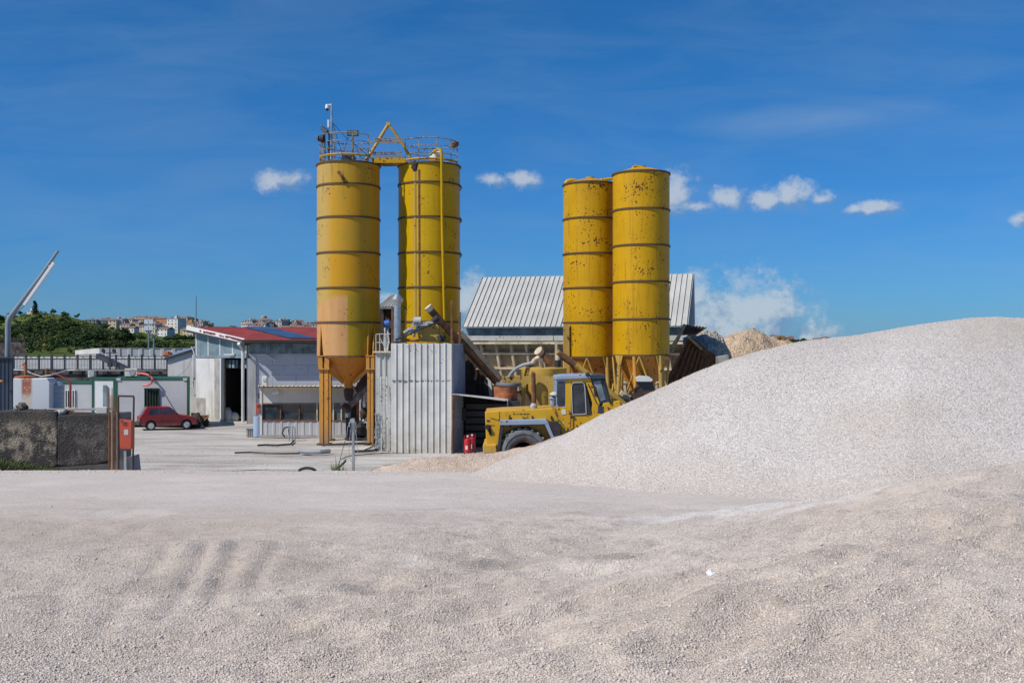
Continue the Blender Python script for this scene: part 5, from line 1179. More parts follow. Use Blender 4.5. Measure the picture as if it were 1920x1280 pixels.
part('conduit', MB().tube([K+dR*.6+nR*.12+Vector((0,0,Z(665,57))), K+dR*1.0+nR*.2+Vector((0,0,Z(664,57))), K+dR*1.6+nR*.25+Vector((0,0,Z(675,57)))], .05, 8), M['pipe_white'], t)
part('lamp', MB().box(K+dL*gl(436)+nG*.2+Vector((0,0,Z(664.5,57))), (.6,.3,.1)), M['white'], t)
part('strip_lamp', MB().bar(P(479,647.5,56.8), P(512,648,56.8), .05, .04).bar(P(481,648,56.8), P(481,664,57.2), .02, .02).bar(P(507,648,56.8), P(507,666,57.4), .02, .02), M['rib_dust'], t)
# things inside the doorway
for px, py, r, lab in ((427, 788, .35, 'pale sack slumped just inside the dark doorway, left of the smaller one'), (440, 788, .24, 'small pale sack inside the dark doorway on the right')):
    single('sack', MB().rock((X(px, 58.5), 58.5, r*.9), r, px, (.9,.8,1.3), 12), M['pipe_white'], lab, 'sack', smooth=True, sharp=80)
single('crate', MB().bx(X(415.5,58.2), X(421,58.2), 58.2, 58.6, 0, .35), M['blue'], 'small blue crate at the left foot of the dark doorway', 'crate', bev=.02)
single('wall_board', MB().bx(X(417,60), X(430,60), 60, 60.05, 1.4, 3.0), M['concrete'], 'dim leaning board inside the dark doorway', 'board')
# annex with lean roof
an = thing('annex', 'white plastered annex with sloping roof left of the warehouse', 'building', (X(340, 60.5), 60.5, 0))
part('wall', MB().prism([(X(314.5,60.5),60.5,0),(X(372,60.5),60.5,0),(X(372,60.5),60.5,Z(655,60.5)),(X(314.5,60.5),60.5,Z(671,60.5))], (0,.2,0)), M['plaster'], an)
part('side_wall', MB().bx(X(314.5,60.5), X(314.5,60.5)+.15, 60.7, 66, 0, Z(672,60.5)), M['plaster'], an)
part('roof', MB().hexa([P(308,672,60.4), P(370,652.5,60.4), P(370,650,66), P(308,668,66), P(308,670.2,60.4), P(370,650.7,60.4), P(370,648,66), P(308,666,66)]), M['galv'], an)
part('rake_board', MB().bar(P(308,673.2,60.38), P(370,653.8,60.38), .04, .14), M['dark_steel'], an)
part('downpipe', MB().tube([P(360,650,59.8), P(362,656,59.8), P(364.5,663,59.8), P(364.5,712,59.8)], .05, 8).tube([P(362,665,59.8), P(362,725,59.8), P(355,727,59.8)], .04, 8), M['pipe_white'], an, smooth=True)
part('cable', MB().tube([P(361,667,59.9), P(354,685,59.9), P(344,698,59.9), P(330,706,59.9)], .02, 5), M['hose'], an)
part('chimney_pot', MB().rock(P(315,664,61), .28, 4, (1,1,.7)), M['rust_orange'], an)
single('lightning_rod', MB().tube([P(367,660,60), P(367.5,554,60)], [.05,.03], 8), M['lamp_grey'], 'tall thin grey rod rising at the warehouse left gable end', 'rod')
part('dado', MB().hexa(gw(gl(385), gl(368), 0.02, Z(746,59), .02, .02)), M['concrete'], t, label='grey unpainted render patch low on the gable')

# ================================================================== site cabins with green trim
def site_cabin(x0, x1, yt, D, dep, label, win, wmat, base=0, trim=.11, wall='cabin_grey'):
    t = thing('site_cabin', label, 'cabin', (X((x0+x1)/2, D), D, 0), 'site cabins with green trim')
    xa, xb, zt = X(x0, D), X(x1, D), Z(yt, D); sk = X(x1, D+dep)-X(x1, D)+.06
    def skb(x0_, x1_, y0_, y1_, z0_, z1_): g = lambda x, y: (x+sk*(y-D)/dep, y); return MB().prism([g(x0_,y0_)+(z0_,), g(x1_,y0_)+(z0_,), g(x1_,y1_)+(z0_,), g(x0_,y1_)+(z0_,)], (0,0,z1_-z0_))
    part('wall', skb(xa+.03, xb-.03, D+.03, D+dep-.03, .28, zt-.05), M[wall], t)
    part('top_rail', skb(xa, xb, D, D+dep, zt-.05-trim, zt-.03), M['green'], t, bev=.01)
    part('base_rail', skb(xa, xb, D, D+dep, .12, .30), M['green'], t)
    for xx in (xa, xb-.12): part('corner_post', MB().bx(xx, xx+.12, D-.005, D+.12, .12, zt-.1), M['green'], t)
    for (a, b_, ya, yb) in win:
        w_ = part('window', MB().pb(a, ya, b_, yb, D-.02, .06), M[wmat], t)
        n = 5
        for i in range(n+1): part('bar', MB().pb(a+(b_-a-1.2)*i/n, ya, a+(b_-a-1.2)*i/n+1.2, yb, D-.06, .03), M['green_dark'] if wmat == 'dark_in' else M['white'], w_)
        part('frame', MB().pb(a-1, ya-1.6, b_+1, ya, D-.04, .06).pb(a-1, yb, b_+1, yb+1.6, D-.04, .06), M['green_dark'] if wmat == 'dark_in' else M['white'], w_)
    return t
c1 = site_cabin(215, 354.5, 707, 54, 2.6, 'pale grey site cabin with green frame and barred dark green window', [(270.5, 297.5, 729, 761)], 'dark_in')
for px in (222, 347): part('corner_casting', MB().pb(px-4, 708.5, px+4, 713, 53.97, .1), M['cabin_grey'], c1)
c2 = site_cabin(104, 188, 715, 60, 3, 'farther grey site cabin with green flat roof seen over the white tank', [(117, 140, 732, 763)], 'glass')
c3 = site_cabin(172, 216, 708, 57.5, 2, 'white narrow site cabin with pale green roof edge between the other two', [], 'glass', wall='white')
part('door', MB().pb(193, 722, 200, 765, 57.45, .05), M['glass_blue'], c3)
def ac_unit(px0, px1, y0, y1, D, label):
    t = thing('air_conditioner', label, 'air conditioner', P((px0+px1)/2, y1, D), 'air conditioners on the site cabins')
    part('case', MB().pb(px0, y0, px1, y1, D, .35), M['cream'], t, bev=.02)
    c = P(px0+(px1-px0)*.6, (y0+y1)/2, D-.01); r = (y1-y0)*.4*D/F
    part('fan_guard', MB().lathe([(r, -.01), (r*.95, -.02), (r*.2, -.02), (0, -.02)], c, 20, 'y'), M['hose'], t)
    part('foot', MB().pb(px0+2, y1, px1-2, y1+1.5, D+.05, .25), M['dark_steel'], t); return t
ac_unit(233.5, 257, 690.5, 705.5, 54.3, 'boxy air conditioner with round fan on the near site cabin roof')
ac_unit(164.5, 176, 693, 707, 57.6, 'narrow air conditioner seen end on over the farther site cabins')
single('coral_hose', MB().tube([P(257,700,54.2), P(268,700,54), P(280,703,53.8), P(286,710,53.7), P(284,718,53.7), P(277,722,53.75), P(268,722,53.8)], .055, 8), M['red_hose'], 'thick coral hose looping off the air conditioner over the near cabin', 'hose', smooth=True)
single('red_pipe', MB().tube([P(95,698,50), P(110,703,50), P(122,709,50), P(131,716,50), P(132,724,50), P(132,764,50)], [.04,.04,.04,.05,.06,.06], 8), M['red_roof'], 'bent rusty red pipe standing before the farther grey site cabin', 'pipe', smooth=True)
single('pipe_stub', MB().cyl(P(88,691,52), P(88,712,52), .1, .1, 10), M['rust'], 'brown upright pipe stub left of the bent red pipe', 'pipe', smooth=True)
single('white_cable', MB().tube([P(24,693,49), P(48,694,49), P(60,700,49), P(77,705.5,49), P(95,703,49), P(125,694,50), P(140,693.5,50), P(230,694.5,52), P(306,695,55)], .03, 6), M['pipe_white'], 'white cable sagging between the tank and the stone wall', 'cable')
# junk by the car
t = thing('wheelbarrow', 'rusty wheelbarrow heaped with scrap in front of the red car', 'wheelbarrow', (X(378, 54.6), 54.6, 0))
part('tray', MB().prism([P(368,780,54.3), P(386,779,54.3), P(383,790,54.3), P(372,791,54.3)], (0,.6,0)), M['rust'], t)
part('handle', MB().bar(P(383,788,54.2), P(392,778,54), .04, .04).bar(P(372,790,54.2), P(371,797,54.2), .04, .04), M['wood'], t)
part('wheel', MB().lathe([(.2,0),(.2,.06),(0,.06)], (X(386,54.4), 54.4, .2), 14, 'y'), M['black'], t)
single('scrap_heap', MB().rock((X(366,54.2),54.2,.35), .5, 8, (.8,.8,.8)).rock((X(360,54.0),54.0,.15), .4, 9, (1,.7,.8)), M['rust_dark'], 'dark scrap pile between the car bonnet and the wheelbarrow', 'scrap')

# ================================================================== canopy, walls, hall
t = thing('canopy_roof', 'long low white corrugated roof behind a black railing frame', 'roof', (X(160, 66), 66, 0))
part('sheet', MB().ribroof(P(10, 693, 65), P(316, 693, 65), P(10, 670.5, 69.5), P(316, 670.5, 69.5), 110, .05, .05, .08), M['roof_metal'], t)
part('sheet_edge', MB().corr((X(22,69.4), 69.4), (X(316,69.4), 69.4), Z(672.5,69.4), Z(668.5,69.4), .45, .12, .03), M['white'], t)
fr_ = thing('railing', 'black steel railing frame before the long white roof', 'railing', (X(160, 64.6), 64.6, 0))
for yy_, th in ((668, .05), (672.8, .07), (693.2, .1)): part('rail', MB().bar(P(8, yy_, 64.6), P(315, yy_+.3, 64.6), .06, th), M['dark_steel'], fr_)
for i in range(13): part('post', MB().bar(P(25+i*24.1, 664.5, 64.6), P(25+i*24.1, 694, 64.6), .11, .09), M['dark_steel'], fr_)
t = tag(single('stone_wall', MB().pb(2, 693.5, 316, 800, 64.8, .3), M['stone_dark'], 'dark rubble stone wall beneath the long white roof', 'wall'))
single('slanted_beam', MB().bar(P(184, 667, 62), P(240, 693, 60), .3, .28), M['dark_steel'], 'dark grey beam slanting across the long white roof', 'beam')
t = thing('lamp_stand', 'black twin floodlight stand before the long white roof', 'lamp', P(206, 694, 60))
part('pole', MB().tube([P(206,700,60), P(206,661,60)], .05, 8).bar(P(193,661.5,60), P(219.5,661.5,60), .05, .05), M['dark_steel'], t)
for a, s in ((194, -1), (214, 1)): part('lamp', MB().box(P(a,657.5,60), (.2,.14,.18), Matrix.Rotation(R(-30*s if s < 0 else 20), 3, 'Y')), M['black'], t)
part('junction_box', MB().box(P(206,683,59.9), (.25,.15,.3)), M['dark_steel'], t)
t = thing('long_hall', 'long flat roofed hall with pale end wall below the green hill', 'building', (X(240, 105), 105, 0))
part('end_wall', MB().prism([P(141,656.5,108), P(186,652.5,104), (X(186,104),104,0), (X(141,108),108,0)], (.1,.2,0)), M['plaster'], t)
part('end_wall_base', MB().prism([P(141,664,107.8), P(186,662,103.8), (X(186,103.8),103.8,0), (X(141,107.8),107.8,0)], (.0,.1,0)), M['concrete'], t)
part('side_wall', MB().corr((X(186.2,104),104), (X(372,104.5),104.5), 0, Z(653.5,106), 1.2, .08, .1), M['cabin_grey'], t)
part('roof', MB().hexa([P(141,657,108), P(186,653,104), P(372,653.5,104.4), P(372,654,118), P(141,656,108), P(186,652,104), P(372,652.5,104.4), P(372,653,118)]), M['concrete'], t)
t = thing('brick_block', 'windowless dark brown brick building at the far left edge', 'building', (X(10, 80), 80, 0))
part('wall', MB().prism([(X(-60,80),80,0),(X(47,80),80,0),(X(46,88),88,0),(X(-60,88),88,0)], (0,0,Z(637,80))), M['stone_dark'], t)
part('coping', MB().prism([(X(-61,79.9),79.9,Z(637,80)),(X(48,79.9),79.9,Z(637,80)),(X(47,88.1),88.1,Z(637,80)),(X(-61,88.1),88.1,Z(637,80))], (0,0,.06)), M['rust_dark'], t)
t = thing('corrugated_shed', 'dark slate blue corrugated shed at the left edge', 'shed', (X(5, 30.5), 30.5, 0))
part('front_wall', MB().corr((X(-120,30.5),30.5), (X(23.5,30.5),30.5), 0, Z(671.5,30.5), .12, .02, .05), M['navy'], t)
part('side_wall', MB().prism([(X(23.5,30.5)-.06,30.56,0),(X(23.5,30.5),30.56,0),(X(23,33.5),33.5,0),(X(23,33.5)-.06,33.5,0)], (0,0,Z(672,30.5))), M['navy'], t)
part('cap', MB().prism([(X(-120,30.42),30.42,Z(671.5,30.5)),(X(24.5,30.42),30.42,Z(671.5,30.5)),(X(24,33.5),33.5,Z(671.5,30.5)),(X(-120,33.5),33.5,Z(671.5,30.5))], (0,0,.03)), M['dark_steel'], t)
part('lamp', MB().cyl(P(-2,714.5,30.3), P(5,714.5,30.3), .05, .03, 10), M['orange'], t)
t = thing('street_lamp', 'bent grey street lamp pole with long strip lamp under its arm', 'street lamp', (X(14.5, 32), 32, 0))
pl = [(14.5,672),(15,610),(16,601),(19,594),(26,585),(40,566),(75,519),(109,470)]
part('pole', MB().tube([(X(14.5,32),32,0)]+[P(a,b_,32) for a, b_ in pl], [.085]*5+[.075,.065,.055,.045], 12), M['lamp_grey'], t, smooth=True)
a_, b_ = P(46,572.5,31.95), P(102,493,31.95)
part('lamp', MB().bar(a_, b_, .10, .10, (0,1,0)), M['screen'], t, bev=.02)
part('lamp_back', MB().bar(a_+Vector((-.045,.03,.03)), b_+Vector((-.045,.03,.03)), .05, .07, (0,1,0)), M['cabin_grey'], t)
part('bracket', MB().tube([P(36,582,31.97), P(46,572,31.95)], .02, 6), M['lamp_grey'], t); part('bracket', MB().tube([P(90,497,32), P(96,502,31.95)], .03, 6), M['lamp_grey'], t)
# white horizontal tank with rust streak
def tank_mat():
    m, t_, b = newmat('white tank with rust run'); k = NT(t_); p = k.pos(); s = k.sep(p)
    cx = X(53, 29); n = k.noise(p, 6, 6, .7)
    d = k.m('ABSOLUTE', k.m('SUBTRACT', s[0], cx)); f = k.rng(k.m('ADD', d, k.m('MULTIPLY', n, .12)), .25, .16)
    hi = k.rng(k.m('ADD', s[2], k.m('MULTIPLY', n, .35)), Z(752,29)+.2, Z(735,29)+.25)
    c = k.mix(k.m('MULTIPLY', f, .8), (.55,.57,.58), (.52,.46,.34)); c = k.mix(k.m('MULTIPLY', k.m('MULTIPLY', f, hi), k.rng(n, .38, .5)), c, (.33,.10,.05))
    k.l(c, b.inputs['Base Color']); b.inputs['Roughness'].default_value = .5; return m
TM = tank_mat(); M['tank_end'] = paint('blue grey tank plate', (.30,.35,.40), .45, var=.15)
t = thing('storage_tank', 'white upright plate tank with rust run and orange vent at the left', 'tank', (X(60, 29), 29, 0))
part('shell', MB().pp([(24.5,709),(88,709),(93,717),(93,790),(24.5,790)], 28.9, .5), TM, t, bev=.02)
part('round_end', MB().lathe([(.40, Z(790,29.4)), (.40, Z(722,29.4)), (.30, Z(716,29.4)), (0, Z(714,29.4))], (X(92,29.4), 29.45, 0), 28), M['tank_end'], t, smooth=True)
for i in range(5): part('band', MB().tube([(X(92,29.4)+.405*math.cos(R(a)), 29.45+.405*math.sin(R(a)), Z(728+i*9,29.4)) for a in range(-80, 1, 16)], .008, 5), M['hose'], t)
part('hatch_rim', MB().lathe([(.28, 0), (.3, .02), (.3, .06), (.1, .09), (0, .09)], (X(48,29.2), 29.2, Z(709,29.2)), 22), M['rust_orange'], t, smooth=True)
part('vent_pipe', MB().tube([P(48,706,29.2), P(48,684,29.2), P(46.5,681,29.2), P(43,683,29.2)], .045, 10), M['rust_orange'], t, smooth=True)

# ================================================================== concrete blocks, fence, hose box
def block_mat2(dark):
    m, t_, b = newmat('weathered dimpled concrete'); k = NT(t_); p = k.pos(); s = k.sep(p)
    n = k.noise(p, 2.6, 7, .65); d = k.vor(k.map(p, (1,1,2.2), rot=(0,R(18),0)), 17, 'Distance')
    c = k.mix(k.rng(n, .44, .60), (.035,.032,.03) if dark else (.05,.045,.04), (.10,.09,.08) if dark else (.31,.26,.19))
    c = k.mix(k.m('MULTIPLY', k.rng(d, .45, .15), k.rng(k.noise(k.map(p, (1.6,1.6,.6)), 2, 5, .6), .50, .62)), c, (.30,.29,.27) if dark else (.50,.46,.40))
    c = k.mix(k.m('MULTIPLY', k.rng(k.m('ADD', s[2], k.m('MULTIPLY', n, .5)), 2.45, 2.8), .85), c, (.035,.033,.03))
    c = k.mix(k.m('MULTIPLY', k.rng(k.noise(k.map(p, (5,5,.5)), 1, 5, .6), .5, .62), .6 if dark else .25), c, (.045,.04,.038))
    k.l(c, b.inputs['Base Color']); b.inputs['Roughness'].default_value = .95
    k.l(k.bump(n, .8, .06, k.bump(d, 1.0, .04)), b.inputs['Normal']); return m
BD = 27.2; GB = 'concrete blocks by the fence'
def rough_block(pix, D, dep, m, label, seed):
    x0, x1 = min(p_[0] for p_ in pix), max(p_[0] for p_ in pix); y0, y1 = min(p_[1] for p_ in pix), max(p_[1] for p_ in pix)
    mb = MB().prism([(X(a,D), D, Z(b_,D)) for a, b_ in pix], (0, dep, 0))
    o = single('concrete_block', mb, m, label, 'concrete block', GB, bev=.035)
    return o
rough_block([(-20,772),(50,770),(106,771),(108,800),(106,868),(96,876),(60,880),(-20,886)], BD, 1.1, block_mat2(False), 'weathered concrete block with pale tan patches, left one of the pair', 1)
rough_block([(107.5,779),(150,778),(214,776),(221,776),(221,862),(180,869),(130,873),(107.5,872)], BD-.1, 1.0, block_mat2(True), 'dark sooty dimpled concrete block with a pale top edge beside the fence', 2)
single('concrete_footing', MB().pp([(60,878),(200,868),(236,858),(240,895),(60,895)], BD+.15, 1.0), M['concrete'], 'low shaded concrete footing beneath the dark block', 'footing', bev=.02)
single('stone', MB().rock(P(41,763,BD+.5), .16, 21, (1,.8,.85)), M['stone_dark'], 'brown boulder lying on top of the left concrete block', 'stone')
single('stone', MB().rock(P(112,774,BD+.2), .15, 22, (1.1,.8,.6)), M['concrete'], 'pale lump of rubble over the joint between both concrete blocks', 'stone')
t = thing('scrap_pallet', 'flat rusty scrap frame and boards lying across the concrete block tops', 'scrap', P(160, 770, BD+.6))
part('board', MB().bar(P(60,768,BD+.8), P(212,766.5,BD+.9), .25, .05), M['concrete'], t)
part('bar', MB().tube([P(117,776,BD+.3), P(128,769,BD+.3), P(137,771,BD+.3), P(144,775,BD+.3)], .015, 6).bar(P(130,773,BD+.4), P(170,774,BD+.4), .04, .04), M['rust'], t)
part('tray', MB().bar(P(120,767,BD+1), P(210,764.5,BD+1), .06, .03), M['galv'], t)
part('bin', MB().pb(180, 763, 200, 775, BD+.5, .2), M['cream'], t, bev=.01)
part('spike', MB().bar(P(60,772,BD+.2), P(60,766,BD+.2), .02, .02).bar(P(67,772,BD+.2), P(67,766.5,BD+.2), .02, .02).bar(P(85,772,BD+.2), P(85,766,BD+.2), .02, .02).tube([P(23,762,BD+.2), P(34,770,BD+.2)], .012, 5), M['dark_steel'], t)
# wire mesh sheets: a net of thin wires
def mesh_net(p0, p1, z0, z1, sp, r, mb, jit=0):
    p0, p1 = Vector(p0), Vector(p1); L = (p1-p0).length; d = (p1-p0)/L; H = z1-z0; n = int((L+H)/sp)
    for i in range(n+1):
        for sgn in (1, -1):
            a = i*sp; 
            pts = []
            s0 = a-H if sgn > 0 else a; s1 = a if sgn > 0 else a-H
            q0, q1 = (s0, 0), (s1, H)
            if q1[0] == q0[0]: continue
            lo, hi = 0.0, 1.0; dx = q1[0]-q0[0]
            t0, t1 = (0-q0[0])/dx, (L-q0[0])/dx
            if t0 > t1: t0, t1 = t1, t0
            lo, hi = max(lo, t0), min(hi, t1)
            if hi-lo < .02: continue
            A = p0+d*(q0[0]+dx*lo)+Vector((0,0,z0+H*lo)); B_ = p0+d*(q0[0]+dx*hi)+Vector((0,0,z0+H*hi))
            mb.cyl(A, B_, r, r, 3, False)
    return mb
def flat(px, D): return Vector((X(px, D), D, 0))
t = thing('fence_panel', 'rusty wire mesh gate panel with a steel frame at the block end', 'fence', flat(238, 26.6))
GD = 26.6
part('frame', MB().tube([P(222,900,GD), P(222,743,GD), P(222,742,GD), P(250,742.5,GD), P(251,744,GD), P(249,890,GD)], .026, 8), M['rust_dark'], t)
part('rail', MB().bar(P(222,742,GD), P(251,742.5,GD), .04, .035), M['rust_dark'], t)
part('mesh', mesh_net(flat(222.5, GD), flat(250, GD), Z(888,GD), Z(744,GD), .062, .0022, MB()), M['galv'], t)
part('post', MB().bar(P(234.5,845,GD-.02), P(235.5,895,GD-.02), .055, .05), M['galv'], t)
M['mesh_rust'] = paint('brown rusted wire', (.20,.095,.05), .9, var=.4, vs=4)
t = thing('rusty_mesh', 'roll of orange rusted wire mesh standing on the concrete block end', 'wire mesh', flat(213, 26.9))
part('mesh', mesh_net(flat(205, 26.9), flat(223, 26.75), Z(895,26.9), Z(740,26.9), .05, .0028, mesh_net(flat(203, 27.1), flat(222, 26.85), Z(880,27), Z(744,27), .06, .003, MB())), M['mesh_rust'], t)
for px, y0_, mt in ((204, 728, 'rust'), (210, 727, 'concrete'), (213, 770, 'rust_dark'), (219, 773, 'galv')): part('post', MB().bar(P(px,y0_,27), P(px,895,27), .03, .03), M[mt], t)
t = thing('hose_box', 'faded red metal hose box mounted on the mesh gate post', 'hose box', P(235, 842, 26.4))
part('case', MB().pp([(223.5,786),(247,789),(246.5,842),(224.5,841)], 26.2, .22), M['box_red'], t, bev=.015)
part('label_plate', MB().pb(232.5, 805, 240.5, 815, 26.19, .012), M['cabin_grey'], t)
part('slot', MB().bar(P(229,792,26.19), P(239,792.5,26.19), .008, .01).bar(P(230,796,26.19), P(239,796.3,26.19), .008, .012), M['dark_steel'], t)
# grass tuft
gm = MB(); rg = random.Random(3)
for i in range(1500):
    px = rg.uniform(-20, 62) if rg.random() < .85 else rg.uniform(62, 112); D = rg.uniform(26.2, 27.1); x = X(px, D); z0 = float(bed_h(np.array([x]), np.array([D]))[0]); h = rg.uniform(.08, .30)*(1.3-px/100); a = rg.uniform(0, 6.28); wd = .008; lx, ly = rg.uniform(-.1,.1), rg.uniform(-.1,.1)
    dx, dy = wd*math.cos(a), wd*math.sin(a)
    gm.add([(x-dx,D-dy,z0-.02),(x+dx,D+dy,z0-.02),(x+lx+dx*.5,D+ly,z0+h*.7),(x+lx*1.8,D+ly*1.8,z0+h)], [(0,1,2),(0,2,3)])
GRASS = paint('grass blades', (.075,.10,.03), .8, var=.4, vs=4)
o = single('grass', gm, GRASS, 'green grass tufts at the foot of the left concrete block', 'grass'); o['kind'] = 'stuff'
wm_ = MB()
for i in range(90):
    D = 31.5+rg.uniform(-.2,.2); x = X(632+rg.gauss(0,7), D); z0 = Z(884, D); h = abs(rg.gauss(0,.22)); a = rg.uniform(0,6.28)
    wm_.add([(x,D,z0),(x+.02,D,z0),(x+rg.uniform(-.15,.15),D+.05,z0+h)], [(0,1,2)])
single('weed', wm_, GRASS, 'wispy weeds at the foot of the standpipe chain', 'weed')

px_, py_ = gp(1338, 1122); single('stone', MB().rock((px_, py_, float(bed_h(np.array([px_]), np.array([py_]))[0])+.01), .035, 51, (1.1,.9,.7)).rock((px_-.02, py_+.03, float(bed_h(np.array([px_]), np.array([py_]))[0])+.02), .025, 52), M['white'], 'lone white lump on the near gravel right of centre', 'stone')
# ================================================================== yard clutter
SD = 31.8
t = thing('standpipe', 'grey water standpipe with tap and hanging chains at the gravel edge', 'standpipe', (X(662, SD), SD, 0))
part('pole', MB().tube([(X(663,SD),SD,-.1), P(662,784,SD)], .048, 10), M['galv'], t, smooth=True)
part('tap', MB().box(P(661,789,SD), (.14,.14,.12)).tube([P(658,789,SD-.05), P(655,793,SD-.1), P(655,800,SD-.1)], .02, 6), M['hose'], t)
for pts in ([(658,800),(656,820),(654,845),(657,862),(661,868)], [(664,798),(668,815),(671,850),(667,862),(662,865)], [(659,790),(652,800),(650,818)], [(665,789),(668,800),(667,815)]):
    part('cable', MB().tube([P(a, b_, SD-.06) for a, b_ in pts], .009, 5), M['hose'], t)
ch = MB()
for i in range(28):
    f = i/27; ch.box(P(648-f*16, 822+f*60, SD-.1), (.018,.012,.035), Matrix.Rotation(R(20), 3, 'Y'))
single('chain', ch, M['dark_steel'], 'thin chain slanting from the standpipe to the ground', 'chain')
single('pipe_stub', MB().cyl(P(629,882,SD-.3), P(649,863,SD-.2), .035, .035, 10), M['black'], 'short black pipe leaning in the weeds by the standpipe', 'pipe')
single('buried_tyre', MB().tube([P(576+16*math.cos(R(a))*1.0, 884-7*math.sin(R(a)), 31.0) for a in range(10, 171, 16)], .045, 8), M['black'], 'black strip of half buried tyre at the gravel edge', 'tyre', smooth=True)
t = thing('hose_rack', 'bent steel hoop rack with a hose in front of the booth', 'hose rack', (X(548, 46.6), 46.6, 0))
part('hoop', MB().tube([(X(542,46.6),46.6,0), P(541,805,46.6), P(542,800,46.6), P(549,799,46.6), P(552,801,46.6), (X(553,46.5),46.5,0)], .03, 8), M['hose'], t)
part('hoop', MB().tube([(X(548,46.3),46.3,0), P(548,803,46.3), P(551,799,46.3), P(553,803,46.3), (X(552.5,46.3),46.3,-.1)], .03, 8), M['hose'], t)
part('hose', MB().tube([P(541,800,46.5), P(533,802,46.5), P(529,812,46.5), P(534,819,46.5)], .035, 8), M['black'], t)
GH = 'hoses and pipes lying in the yard'
def ghose(pts, r, m, label, cat='hose'):
    single('ground_hose' if cat == 'hose' else 'ground_pipe', MB().tube([(X(a, 8401/(b_-645)), 8401/(b_-645), r+.02) for a, b_ in pts], r, 8), M[m], label, cat, GH, smooth=True)
ghose([(562,850.5),(578,852),(600,852),(618,850.5)], .10, 'hose', 'thick pale grey pipe lying on the ground left of the standpipe', 'pipe')
ghose([(440,851),(470,850),(500,852),(530,852.5),(562,852)], .035, 'dark_steel', 'thin dark pipe running left along the yard from the thick one', 'pipe')
ghose([(483,837),(500,836),(520,837),(545,835),(551,828)], .04, 'black', 'black hose lying before the office booth')
ghose([(600,834),(606,836),(640,835.5),(690,834),(702,832)], .035, 'dark_steel', 'dark hose crossing between the orange silo legs')
ghose([(683,846),(700,838),(712,836),(722,842)], .03, 'black', 'black hose curling at the foot of the narrow grey tower')
ghose([(664,849),(695,848),(716,843),(724,834)], .05, 'dark_steel', 'dark hose snaking from the standpipe to the tower foot')
ghose([(640,862),(655,856),(700,852),(733,850)], .02, 'dark_steel', 'thin cable along the yard before the white cabin')
# clutter beneath the orange silo
t = thing('pump_set', 'rusty pump with orange brackets in the gap behind the orange silo legs', 'pump', (X(676, 47.5), 47.5, 0))
part('frame', MB().bar(P(671,750,47.5), (X(671,47.5),47.5,0), .12, .1).bar(P(679,735,47.6), (X(679,47.6),47.6,0), .12, .1), M['rust_orange'], t)
part('pump', MB().rock((X(673,47),47,.5), .42, 31, (1,.8,1)), M['black'], t)
part('tray', MB().bx(X(646,46.6), X(690,46.6), 46.6, 47.4, .03, .1), M['dark_steel'], t)
part('pipe', MB().tube([P(684,700,47), P(683,740,47), P(686,760,47), P(682,790,47)], .07, 8), M['pipe_white'], t)
part('valve', MB().rock(P(683,775,46.8), .22, 33, (1,1,1.2)), M['rust_dark'], t)
part('ladder_frame', MB().bar(P(688,690,47.4), P(688,800,47.4), .09, .06).bar(P(666,700,47.4), P(688,790,47.4), .06, .05), M['pipe_white'], t)
# ================================================================== trees, shrubs, town
def leaf_mat(name, c, c2=None):
    m, t, b = newmat(name); k = NT(t); p = k.pos()
    oi = k.n('ShaderNodeObjectInfo').outputs['Random']
    cc = k.mix(k.rng(k.noise(p, .5, 4, .6), .35, .65), tuple(x*.7 for x in c), tuple(x*1.4 for x in c))
    if c2: cc = k.mix(k.m('MULTIPLY', k.rng(k.noise(p, .16, 5, .7), .56, .66), .8), cc, c2)
    k.l(cc, b.inputs['Base Color']); b.inputs['Roughness'].default_value = .8; b.inputs['Specular IOR Level'].default_value = .2; return m
LF = leaf_mat('dark foliage', (.028,.055,.016)); LF2 = leaf_mat('mid foliage', (.05,.085,.02)); LF3 = leaf_mat('olive foliage', (.065,.09,.03))
SHR = leaf_mat('scrub foliage', (.034,.058,.017), (.28,.22,.02)); BARK = paint('bark', (.09,.065,.045), .9)
def clump(mb, c, r, n, rg, s, sq=(1,1,.8)):
    for i in range(n):
        d = Vector((rg.gauss(0,1), rg.gauss(0,1), rg.gauss(0,1))).normalized(); q = Vector(c)+Vector((d.x*sq[0], d.y*sq[1], d.z*sq[2]))*r*rg.uniform(.55, 1.08)
        a = Vector((rg.gauss(0,1), rg.gauss(0,1), rg.gauss(0,1))).normalized()*s*rg.uniform(.6,1.3); b_ = a.cross(d).normalized()*s*rg.uniform(.5,1)
        mb.add([q-a, q+b_, q+a, q-b_], [(0,1,2,3)])
def make_tree(kind, rg, H=7, m=LF, name='tree'):
    t = thing(name, 'x', 'tree', (0,0,0)); mb = MB(); W = H*.5
    if kind == 'round': cl = [(0,0,H*.6,W*.7)]+[(W*.6*math.cos(a), W*.6*math.sin(a), H*rg.uniform(.4,.7), W*rg.uniform(.35,.5)) for a in np.linspace(0, 5.5, 6)]+[(rg.uniform(-1,1), rg.uniform(-1,1), H*.85, W*.4)]
    elif kind == 'loose': cl = [(rg.uniform(-W,W)*.7, rg.uniform(-W,W)*.7, H*rg.uniform(.35,.95), W*rg.uniform(.25,.45)) for _ in range(9)]
    else: cl = [(rg.uniform(-.3,.3), rg.uniform(-.3,.3), H*f, W*.45*(1.15-f)+.3) for f in (.2,.35,.5,.65,.8,.92)]
    for (x, y, z, r) in cl: clump(mb, (x, y, z), r, 110, rg, .33)
    part('crown', mb, m, t)
    part('trunk', MB().tube([(0,0,-.5),(0,0,H*.35),(.1,0,H*.7)], [.22,.18,.06], 6).tube([(0,0,H*.3),(W*.4,0,H*.6)], [.12,.05], 5).tube([(0,0,H*.3),(-W*.35,.2,H*.62)], [.12,.05], 5), BARK, t)
    return t
